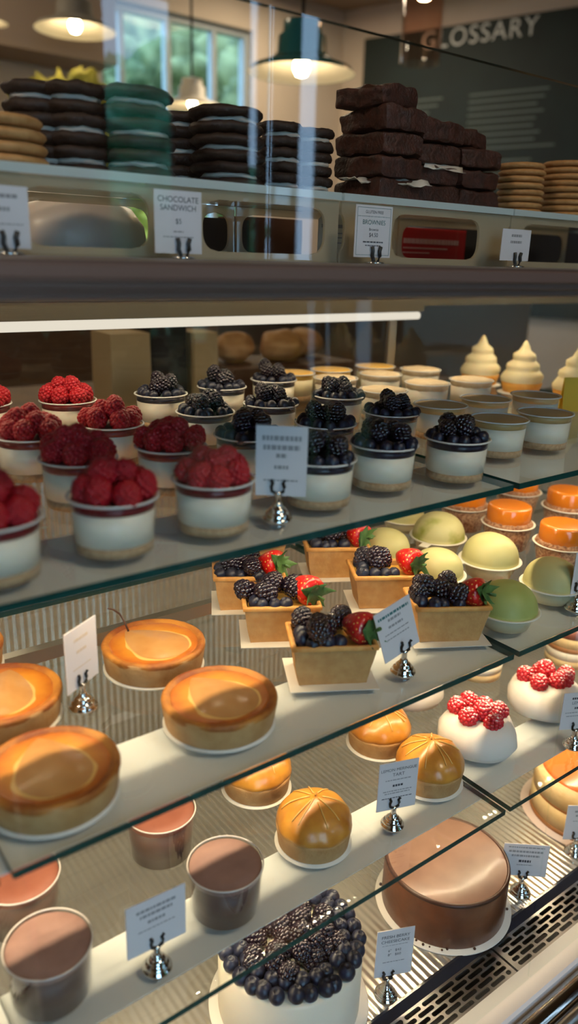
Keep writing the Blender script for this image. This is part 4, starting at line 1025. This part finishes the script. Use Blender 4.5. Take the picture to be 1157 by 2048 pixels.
# ------------------------------------------------------------------ middle shelf: marzipan domes and orange cakes
PCUP = MB().lathe([(0, .0002), (.027, .0002), (.028, .002), (.0355, .0195), (.0385, .0205), (.0388, .0214), (.0355, .0212), (.0350, .0195), (0, .018)], 44).mesh('clear_cup', M['cup_plastic'])
PRIM = MB().lathe([(.0345, .0198), (.0385, .0202), (.0391, .0209), (.0385, .0216), (.0345, .0212), (.0345, .0198)], 44).mesh('paper_rim', M['paper_cup'])
def dome_me(mat, seed):
    prof = [(.0355, .0205)] + [(.0352 * math.cos(a) ** .9, .0205 + .0335 * math.sin(a) ** .92) for a in [PI / 2 * k / 12 for k in range(0, 12)]] + [(0, .054)]
    return roughen(MB().lathe(prof, 44, rf=lambda a, z, r: 1 + .012 * math.sin(2 * a + seed) + .03 * max(0, z - .045) / .01 * math.cos(a - 1)), .0007, 40, seed).mesh('marzipan_dome', mat)
DOME = [dome_me(M['marzipan'], 1), dome_me(M['marzipan'], 5), dome_me(M['marzipan_dark'], 9), dome_me(M['marzipan_moss'], 3)]
FILLC = MB().lathe([(0, .002), (.0272, .002), (.0345, .0195), (0, .0195)], 36).mesh('cake_base', pbr('dome_cake_base', (.62, .52, .32), .6))
TAB = MB().box(.036, .052, -.006, .006, .0202, .0212).mesh('paper_tab', M['paper_cup'], smooth=False)
def dome(label, p, k, rz, s=1.0):
    t = thing('marzipan_dome_cake', label, 'dome cake', (p[0], p[1], H2 + .0001), rz, 'green marzipan dome cakes')
    for n_, me in (('clear_cup', PCUP), ('cake_base', FILLC), ('paper_rim', PRIM), ('marzipan_dome', DOME[k]), ('paper_tab', TAB)): part(n_, me, t, scale=s)
dome('green marzipan dome in the middle, whole and brightly lit', (.803, .600), 1, R_(160), 1.08)
dome('green marzipan dome at the back with mossy dark green patches', (.813, .702), 3, R_(200), 1.06)
dome('pale green marzipan dome right behind the middle berry tart', (.710, .610), 0, R_(170), .98)
dome('shaded dark green marzipan dome at the front, beside the shelf joint', (.698, .491), 2, R_(60), 1.0)
dome('green marzipan dome partly covered by the right-hand price card', (.806, .506), 1, R_(165), 1.0)
dome('green marzipan dome behind the back right berry tart', (.710, .704), 0, R_(150), .96)
dome('small green marzipan dome farthest back under the shelf edge', (.836, .795), 1, R_(150), .92)
OCUP = MB().lathe([(0, .0002), (.029, .0002), (.030, .002), (.0365, .0375), (.0385, .0385), (.0388, .0394), (.036, .0392), (.0355, .0375), (0, .036)], 44).mesh('clear_cup', M['cup_plastic'])
ORIM = MB().lathe([(.0355, .0378), (.0386, .0382), (.0392, .0389), (.0386, .0396), (.0355, .0392), (.0355, .0378)], 44).mesh('paper_rim', M['paper_cup'])
OBASE = MB().lathe([(0, .002), (.0292, .002), (.0355, .036), (0, .036)], 36).mesh('cake_base', M['nuts'])
ONUT = roughen(MB().lathe([(.029, .036), (.0350, .0372), (.0352, .0395), (.0325, .0440), (.0295, .0450), (.029, .036)], 60), .0020, 200, 4).mesh('nut_ring', M['nuts'])
OBODY = MB().lathe([(0, .036), (.0316, .036), (.0318, .050), (.0314, .0640), (.0298, .0664), (.026, .0668), (0, .0668)], 44).mesh('orange_glaze', M['orange'])
def orange(label, p, s=1.0):
    t = thing('orange_cake', label, 'cake', (p[0], p[1], H2 + .0001), rnd.random() * 6, 'glazed orange cakes in cups')
    for n_, me in (('clear_cup', OCUP), ('cake_base', OBASE), ('paper_rim', ORIM), ('nut_ring', ONUT), ('orange_glaze', OBODY)): part(n_, me, t, scale=s)
orange('whole orange glazed cake in a cup, nearest the top shelf corner', (.909, .655)); orange('orange glazed cake in a cup at the right edge, in front of the others', (.903, .560))
orange('orange glazed cake mostly hidden by the top shelf edge, left of the whole one', (.921, .748)); orange('orange glazed cake cut by the right edge, behind the front one', (1.055, .655)); orange('orange glazed cake farthest back under the right-hand top shelf', (1.060, .752))

# ------------------------------------------------------------------ lowest shelf
GCUP = MB().lathe([(0, .0003), (.0318, .0003), (.0330, .0016), (.0356, .0500), (.0361, .0508), (.0354, .0511), (.0346, .0500)], 52).mesh('glass_cup', M['cup_plastic'])
GLIP = MB().lathe([(.0350, .0498), (.0359, .0498), (.0363, .0506), (.0358, .0513), (.0350, .0512), (.0350, .0498)], 52).mesh('lip', pbr('glass_lip', (.62, .56, .52), .15, coat=.4, spec=.8))
MD = [MB().lathe([(0, .0022), (.0314, .0022), (.0342, .044), (0, .044)], 44).mesh('mousse_body', M[m]) for m in ('mousse_dark', 'mousse_dark')]
MT = [roughen(MB().lathe([(.0342, .044), (.0345, .0478), (.0335, .0492), (.022, .0496), (.010, .0500), (0, .0498)], 48), .0005, 60, s).mesh('mousse_top', M[m]) for s, m in ((1, 'mousse'), (6, 'mousse_red'))]
def pot(label, p, k):
    t = thing('chocolate_mousse_cup', label, 'dessert cup', (p[0], p[1], H3 + .0001), rnd.random() * 6, 'chocolate mousse cups')
    part('glass_cup', GCUP, t); part('lip', GLIP, t); part('mousse_body', MD[0], t); part('mousse_top', MT[k], t)
pot('reddish chocolate mousse cup behind the shelf edge line', (.302, .594), 1); pot('chocolate mousse cup at the front, left of the toasted meringue tarts', (.3165, .4935), 0)
pot('reddish chocolate mousse cup at the left edge', (.156, .590), 1); pot('nearest chocolate mousse cup at the bottom left', (.150, .503), 0)
LCR = MB().lathe([(0, 0), (.0365, 0), (.0378, .0012), (.0402, .0195), (.0406, .0225), (.039, .0238), (.0375, .0225), (0, .020)], 56).mesh('crust', M['pale_crust'])
def mer_me(seed):
    prof = [(.0385, .0215), (.0405, .0235), (.0402, .0275), (.0375, .0345), (.0325, .0410), (.0250, .0462), (.0160, .0500), (.0080, .0526), (.003, .0545), (0, .0548)]
    return roughen(MB().lathe(prof, 72, rf=lambda a, z, r: 1 + (.030 * abs(math.sin(a * 4.5 + seed + z * 30)) - .012) * (1 if r > .006 else 0) + .012 * math.sin(a * 4 + seed * 2)), .0006, 50, seed).mesh('meringue', M['meringue_gold'])
MER = [mer_me(1), mer_me(4), mer_me(8)]
def SEAMZ(r):
    P_ = [(.0402, .0275), (.0375, .0345), (.0325, .0410), (.0250, .0462), (.0160, .0500), (.0080, .0526), (.003, .0545), (0, .0548)]
    r = r / 1.012
    for (ra, za), (rb_, zb) in zip(P_[:-1], P_[1:]):
        if rb_ <= r <= ra: return zb + (za - zb) * (r - rb_) / (ra - rb_) + .0006
    return .03
def seam_me(seed, n=9):
    mb = MB(); rr = random.Random(seed)
    for k in range(n):
        a = 2 * PI * k / n + rr.uniform(-.25, .25); pts = []
        r0, r1 = rr.uniform(.004, .008), rr.uniform(.030, .0372); da = rr.uniform(-.15, .15)
        for i in range(7):
            q = i / 6; r = r0 + (r1 - r0) * q; z = SEAMZ(r); aa = a + da * q
            pts.append((r * math.cos(aa), r * math.sin(aa), z + .0002))
        mb.tube(pts, .0007, 6)
    return mb.mesh('meringue_seams', M['meringue_seam'])
SEAM = [seam_me(2), seam_me(5)]
CURL = MB().tube([(0, 0, .053), (.0010, 0, .0562), (.0032, .001, .0572), (.0042, .001, .0555)], .0016, 8, taper=.4).mesh('curl', M['meringue_gold'])
LDISC = MB().lathe([(0, 0), (.0415, 0), (.0415, .0007), (0, .0007)], 44).mesh('paper_disc', M['paper_cup'])
def lemon_tart(label, p, k, rz):
    t = thing('lemon_meringue_tart', label, 'tart', (p[0], p[1], H3 + .0009), rz, 'toasted meringue tarts on the lowest shelf')
    part('crust', LCR, t); part('meringue', MER[k], t); part('meringue_seams', SEAM[k % 2], t); part('curl', CURL, t)
    solo('paper_disc', LDISC, 'white paper disc under the ' + label.replace('toasted ', '').replace(', in the middle of the lowest shelf', ', mid shelf').replace(', beside the shelf joint', '').replace(', partly under the berry tarts', '').replace(', behind the lemon price card', ''), 'paper', (p[0], p[1], H3 + .0001), (0, 0, 0), 'white paper discs under the meringue tarts')
lemon_tart('toasted meringue tart at the front, in the middle of the lowest shelf', (.4405, .5135), 0, .3)
lemon_tart('toasted meringue tart crossed by the glass edge behind the front one', (.441, .621), 1, 1.2)
lemon_tart('toasted meringue tart with a bright streak, behind the lemon price card', (.619, .602), 2, 2.2)
lemon_tart('toasted meringue tart right of the lemon price card, beside the shelf joint', (.6175, .513), 0, 1.5)
lemon_tart('toasted meringue tart farthest back, partly under the berry tarts', (.616, .700), 1, .1)
# pavlovas
def pav_me(seed):
    prof = [(0, 0), (.036, 0), (.044, .004), (.0495, .014), (.0490, .026), (.0435, .036), (.035, .0420), (.022, .0440), (.010, .0430), (0, .0425)]
    return roughen(MB().lathe(prof, 56, rf=lambda a, z, r: 1 + .025 * math.sin(a * 3 + seed) + .018 * math.sin(a * 5 + z * 60)), .0022, 32, seed).mesh('meringue_base', M['pavlova'])
PV = [pav_me(1), pav_me(6), pav_me(3)]
def pavlova(label, p, k, s=1.0):
    t = thing('raspberry_pavlova', label, 'pavlova', (p[0], p[1], H3 + .0001), rnd.random() * 6, 'raspberry pavlovas on the lowest shelf')
    part('meringue_base', PV[k], t, scale=s)
    for i, (x, y, z) in enumerate(((-.021, .007, .039), (-.003, .021, .039), (.019, .013, .039), (-.013, -.014, .040), (.008, -.018, .039), (.025, -.008, .037), (.001, .001, .046), (-.029, -.006, .035))):
        part('raspberry', RASPS, t, (x * s, y * s, z * s), (rnd.uniform(-.7, .7), rnd.uniform(-.7, .7), rnd.random() * 6), 1.18)
pavlova('whole raspberry pavlova beside the shelf joint', (.722, .527), 0); pavlova('raspberry pavlova at the right edge behind a price card', (.868, .531), 1, 1.03); pavlova('raspberry pavlova crossed by the middle shelf edge', (.728, .652), 2, .9)
# layered mousse glasses
def layered(label, p, s=1.0):
    t = thing('layered_mousse_glass', label, 'dessert cup', (p[0], p[1], H3 + .0001), 0, 'layered mousse glasses')
    part('glass_cup', MB().lathe([(0, .0003), (.036, .0003), (.037, .002), (.0415, .070), (.041, .0705), (.0405, .0695)], 48).mesh('glass_cup', M['cup_plastic']), t, scale=s)
    zs = [(.002, .014, 'sponge'), (.0142, .028, 'white_cream'), (.0282, .036, 'sponge_line'), (.0362, .052, 'sponge'), (.0522, .066, 'mousse_red')]
    for z0, z1, m in zs:
        part('mousse_top' if m == 'mousse_red' else 'mousse_layer', MB().lathe([(0, z0), (.0362 + z0 * .062, z0), (.0362 + z1 * .062, z1), (0, z1)], 40).mesh('mousse_layer', M[m]), t, scale=s)
layered('layered mousse glass with pink top seen through the middle shelf at the right', (1.020, .592)); layered('layered mousse glass farther back, seen between the shelves', (0.8672, 0.6469), .95)
# ------------------------------------------------------------------ deck: cakes
t = thing('chocolate_truffle_cake', 'round glossy brown chocolate cake on a white board', 'cake', (.6555, .5015, H4 + .0021), .4)
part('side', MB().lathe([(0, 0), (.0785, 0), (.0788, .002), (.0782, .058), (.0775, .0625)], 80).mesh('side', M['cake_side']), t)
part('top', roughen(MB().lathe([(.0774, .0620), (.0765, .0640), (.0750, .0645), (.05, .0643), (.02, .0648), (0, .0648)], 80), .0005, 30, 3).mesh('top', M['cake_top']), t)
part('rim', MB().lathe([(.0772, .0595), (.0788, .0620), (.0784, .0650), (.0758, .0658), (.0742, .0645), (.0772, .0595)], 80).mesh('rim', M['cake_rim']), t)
mb = MB(); iv, if_ = ICO[1]
for k in range(16):
    a = rnd.random() * 2 * PI; r = .0795 + rnd.random() * .003; s = rnd.uniform(.0008, .0022); mb.add([(r * math.cos(a) + p.x * s, r * math.sin(a) + p.y * s, s * .7 + p.z * s) for p in iv], if_)
part('crumbs', mb.mesh('crumbs', M['cake_rim']), t)['kind'] = 'stuff'
solo('cake_board', MB().lathe([(0, 0), (.0865, 0), (.087, .001), (.0865, .002), (0, .002)], 72).mesh('cake_board', M['cakeboard']), 'round white board under the brown chocolate cake', 'cake board', (.6555, .5015, H4 + .0001))
# fresh berry cheesecake
bx, by = .408, .505
t = thing('fresh_berry_cheesecake', 'white cheesecake crowned with blueberries and blackberries', 'cake', (bx, by, H4 + .0021), 0)
part('cake_body', MB().lathe([(0, 0), (.0775, 0), (.0785, .004), (.0785, .076), (.0765, .080), (.070, .0815), (0, .0815)], 72).mesh('cake_body', M['white_cream']), t)
for r, n, z in ((.0715, 29, .0795), (.0575, 23, .0812)):
    for k in range(n):
        a = 2 * PI * (k + (.5 if r < .06 else 0)) / n + rnd.uniform(-.03, .03)
        part('blueberry', BLUE, t, (r * math.cos(a), r * math.sin(a), z), (rnd.uniform(-.22, .22), rnd.uniform(-.22, .22), rnd.random() * 6), rnd.uniform(1.24, 1.36))
for r, n in ((.0440, 16), (.0275, 11), (.0105, 5)):
    for k in range(n):
        a = 2 * PI * k / n + r * 40
        part('blackberry', BLACK, t, (r * math.cos(a), r * math.sin(a), .0800 + (.045 - r) * .08), (rnd.uniform(-.9, .9), rnd.uniform(-.9, .9), rnd.random() * 6), 1.25)
solo('cake_board', MB().lathe([(0, 0), (.0885, 0), (.089, .001), (.0885, .002), (0, .002)], 72).mesh('cake_board', M['cakeboard']), 'round white board under the fresh berry cheesecake', 'cake board', (bx, by, H4 + .0001))
# layered cake at the right
t = thing('layered_cake', 'tall cream layered cake with an orange-red glazed top at the right edge', 'cake', (.962, .494, H4 + .0021), 0)
zs = [(.0, .006, .0800, 'sponge_line'), (.006, .036, .0790, 'sponge'), (.036, .041, .0775, 'sponge_line'), (.041, .074, .0785, 'sponge')]
for z0, z1, r, m in zs: part('biscuit_layer' if m == 'sponge_line' else 'cream_layer', MB().lathe([(0, z0), (r, z0), (r + .0004, (z0 + z1) / 2), (r, z1), (0, z1)], 72).mesh('cake_layer', M[m]), t)
part('glazed_top', MB().lathe([(.0700, .0740), (.0695, .0770), (.066, .0785), (0, .0788)], 64).mesh('glazed_top', M['glaze_red']), t)
solo('cake_board', MB().lathe([(0, 0), (.0925, 0), (.093, .001), (.0925, .002), (0, .002)], 72).mesh('cake_board', M['pinkboard']), 'pinkish round board under the layered cake', 'cake board', (.962, .494, H4 + .0001))

# ------------------------------------------------------------------ price cards on the shelves
small = lambda w, z: ('b', w, .0011, z, 'ink_soft')
sign('on the top shelf before the berry cups', (.3769, .5067), H1, -40.5, -.0195, .0240, .0827, .0220, [('b', .033, .0042, .0105, 'ink_soft'), ('b', .031, .0042, .0185, 'ink_soft'), ('b', .009, .0036, .0255, 'ink_soft'), ('b', .012, .0032, .0355, 'ink_soft'), ('b', .030, .0014, .0470, 'ink_soft')], 'blue-grey price card on the top shelf before the dark berry cups')
sign('on the middle shelf between the pear tarts', (.2302, .6012), H2, 30.2, -.0204, .0243, .0832, .0235, [('b', .020, .003, .012, 'box_label'), ('b', .014, .003, .024, 'box_label'), ('b', .026, .0012, .040, 'box_label')], 'blank-looking sunlit price card between the pear tarts')
sign('on the middle shelf among the berry tarts', (.5212, .4797), H2, -6.0, -.0250, .0200, .0836, .0235, [('b', .038, .0030, .0085, 'ink_teal'), ('b', .016, .003, .0145, 'ink_soft'), ('b', .018, .0026, .0225, 'ink_soft'), ('b', .030, .0012, .0300, 'ink_soft'), ('b', .028, .0012, .0360, 'ink_soft')], 'tilted price card standing among the berry tarts', True, -19.0)
sign('on the middle shelf before the covered green dome', (.8063, .4697), H2, -12.0, -.0110, .0333, .0757, .0180, [('b', .026, .0028, .0085, 'ink'), ('b', .028, .0028, .0140, 'ink'), small(.030, .021), small(.026, .027), small(.03, .038)], 'price card at the right edge before a green marzipan dome')
sign('at the bottom left beside the mousse cups', (.2318, .4704), H3, -2.9, -.0269, .0278, .0784, .0240, [('b', .036, .0030, .0100, 'ink_soft'), ('b', .030, .0030, .0160, 'ink_soft'), ('b', .016, .0030, .0235, 'ink_soft'), small(.034, .031)], 'grey shaded price card between the two front mousse cups')
sign('before the toasted meringue tarts', (.5263, .4809), H3, -18.7, -.0210, .0257, .0825, .0215, [('t', 'LEMON MERINGUE', .0050, .0095, 'ink'), ('t', 'TART', .0058, .0160, 'ink'), small(.030, .0225), ('b', .012, .0026, .0300, 'ink'), small(.034, .0365), small(.030, .0395), ('b', .036, .0009, .0455, 'ink')], 'price card reading LEMON MERINGUE TART among the toasted tarts')
sign('before the right-hand pavlova', (.8227, .4519), H3, -25.7, -.0237, .0210, .0799, .0265, [('b', .020, .0028, .0085, 'ink'), ('t', 'LEMON', .0058, .0150, 'ink'), ('b', .010, .0028, .0225, 'ink'), small(.034, .029), small(.03, .034)], 'price card at the right edge before the pavlova')
sign('beside the fresh berry cheesecake', (.4996, .4445), H4, -24.0, -.0160, .0275, .0940, .0285, [('t', 'FRESH BERRY', .0056, .0095, 'ink'), ('t', 'CHEESECAKE', .0056, .0160, 'ink'), ('b', .030, .0006, .0215, 'ink_soft'), ('t', '6"   $42', .0048, .0290, 'ink'), ('t', '8"   $60', .0048, .0350, 'ink'), ('b', .026, .0010, .0450, 'ink_soft')], 'price card reading FRESH BERRY CHEESECAKE beside the berry crowned cake')
sign('right of the brown chocolate cake', (.7482, .4492), H4, -40.7, -.0290, .0290, .0779, .0280, [('b', .046, .0016, .0050, 'ink_soft'), ('b', .044, .0030, .0115, 'ink_soft'), ('b', .036, .0030, .0180, 'ink_soft'), ('b', .016, .0036, .0265, 'ink'), small(.020, .0325)], 'wide price card right of the brown chocolate cake')
sign('at the right edge before the layered cake', (.8709, .4507), H4, -35.0, -.0190, .0330, .0800, .0230, [('b', .030, .003, .010, 'ink_soft'), ('b', .026, .003, .017, 'ink_soft'), small(.032, .026)], 'price card at the right edge before the layered cake')

# ------------------------------------------------------------------ light and camera
def area(name, loc, size, power, col, rot=(0, 0, 0), parent=None):
    l = bpy.data.lights.new(name, 'AREA'); l.energy = power; l.color = col; l.shape = 'RECTANGLE'; l.size, l.size_y = size
    o = link(bpy.data.objects.new(name, l)); o.location = loc; o.rotation_euler = rot; return o
w = bpy.data.worlds.new('World'); sc.world = w; w.use_nodes = True
bg = w.node_tree.nodes['Background']; bg.inputs['Color'].default_value = (.44, .69, 1.0, 1); bg.inputs['Strength'].default_value = 6.0
# added flush ceiling lights, unseen above the view, for warm room fill
for i, (x, y) in enumerate(((-1.2, .4), (.9, -1.0), (.6, 3.65), (2.8, 3.6))):
    t = thing('ceiling_fill_light', ('added round ceiling fill light above the front left of the shop', 'added round ceiling fill light above the shop door', 'added round ceiling fill light near the window', 'added round ceiling fill light near the green board')[i], 'lamp', (x, y, CEIL - .001), group='added ceiling fill lights')
    part('housing', MB().lathe([(.30, 0), (.30, -.03), (.285, -.03), (.285, -.012), (0, -.012)], 32).mesh('housing', M['white_bar']), t)
    part('diffuser', MB().lathe([(.284, -.026), (0, -.026)], 32).mesh('diffuser', emit('diffuser_glow', (1.0, .76, .52), (26.0, 26.0, 24.0, 24.0)[i])), t)

cam = bpy.data.cameras.new('camera'); co = link(bpy.data.objects.new('camera', cam)); sc.camera = co
cam.sensor_fit = 'VERTICAL'; cam.sensor_height = 36.0; cam.lens = 1545.0 / 2048.0 * 36.0
pitch, roll, yaw = .3188, .030, .9155
fwd = Vector((math.cos(yaw), math.sin(yaw), 0)); right = Vector((math.sin(yaw), -math.cos(yaw), 0)); zz = Vector((0, 0, 1))
c = fwd * math.cos(pitch) - zz * math.sin(pitch); up = zz * math.cos(pitch) + fwd * math.sin(pitch)
r2 = right * math.cos(roll) + up * math.sin(roll); u2 = up * math.cos(roll) - right * math.sin(roll)
mat = Matrix((( r2.x, u2.x, -c.x), (r2.y, u2.y, -c.y), (r2.z, u2.z, -c.z))).to_4x4(); mat.translation = (0, 0, 1.30)
co.matrix_world = mat
cam.clip_start = .02; cam.clip_end = 100
cam.dof.use_dof = True; cam.dof.focus_distance = .90; cam.dof.aperture_fstop = 3.1
sc.view_settings.view_transform = 'Standard'; sc.view_settings.look = 'None'; sc.view_settings.gamma = 1.0; sc.view_settings.use_curve_mapping = False
sc.view_settings.exposure = 0.0
sc.cycles.use_denoising = True
sc.cycles.sample_clamp_indirect = 4.0; sc.cycles.sample_clamp_direct = 0.0
sc.cycles.max_bounces = 12; sc.cycles.diffuse_bounces = 3; sc.cycles.glossy_bounces = 4; sc.cycles.transmission_bounces = 4; sc.cycles.transparent_max_bounces = 40
sc.cycles.caustics_reflective = False; sc.cycles.caustics_refractive = False
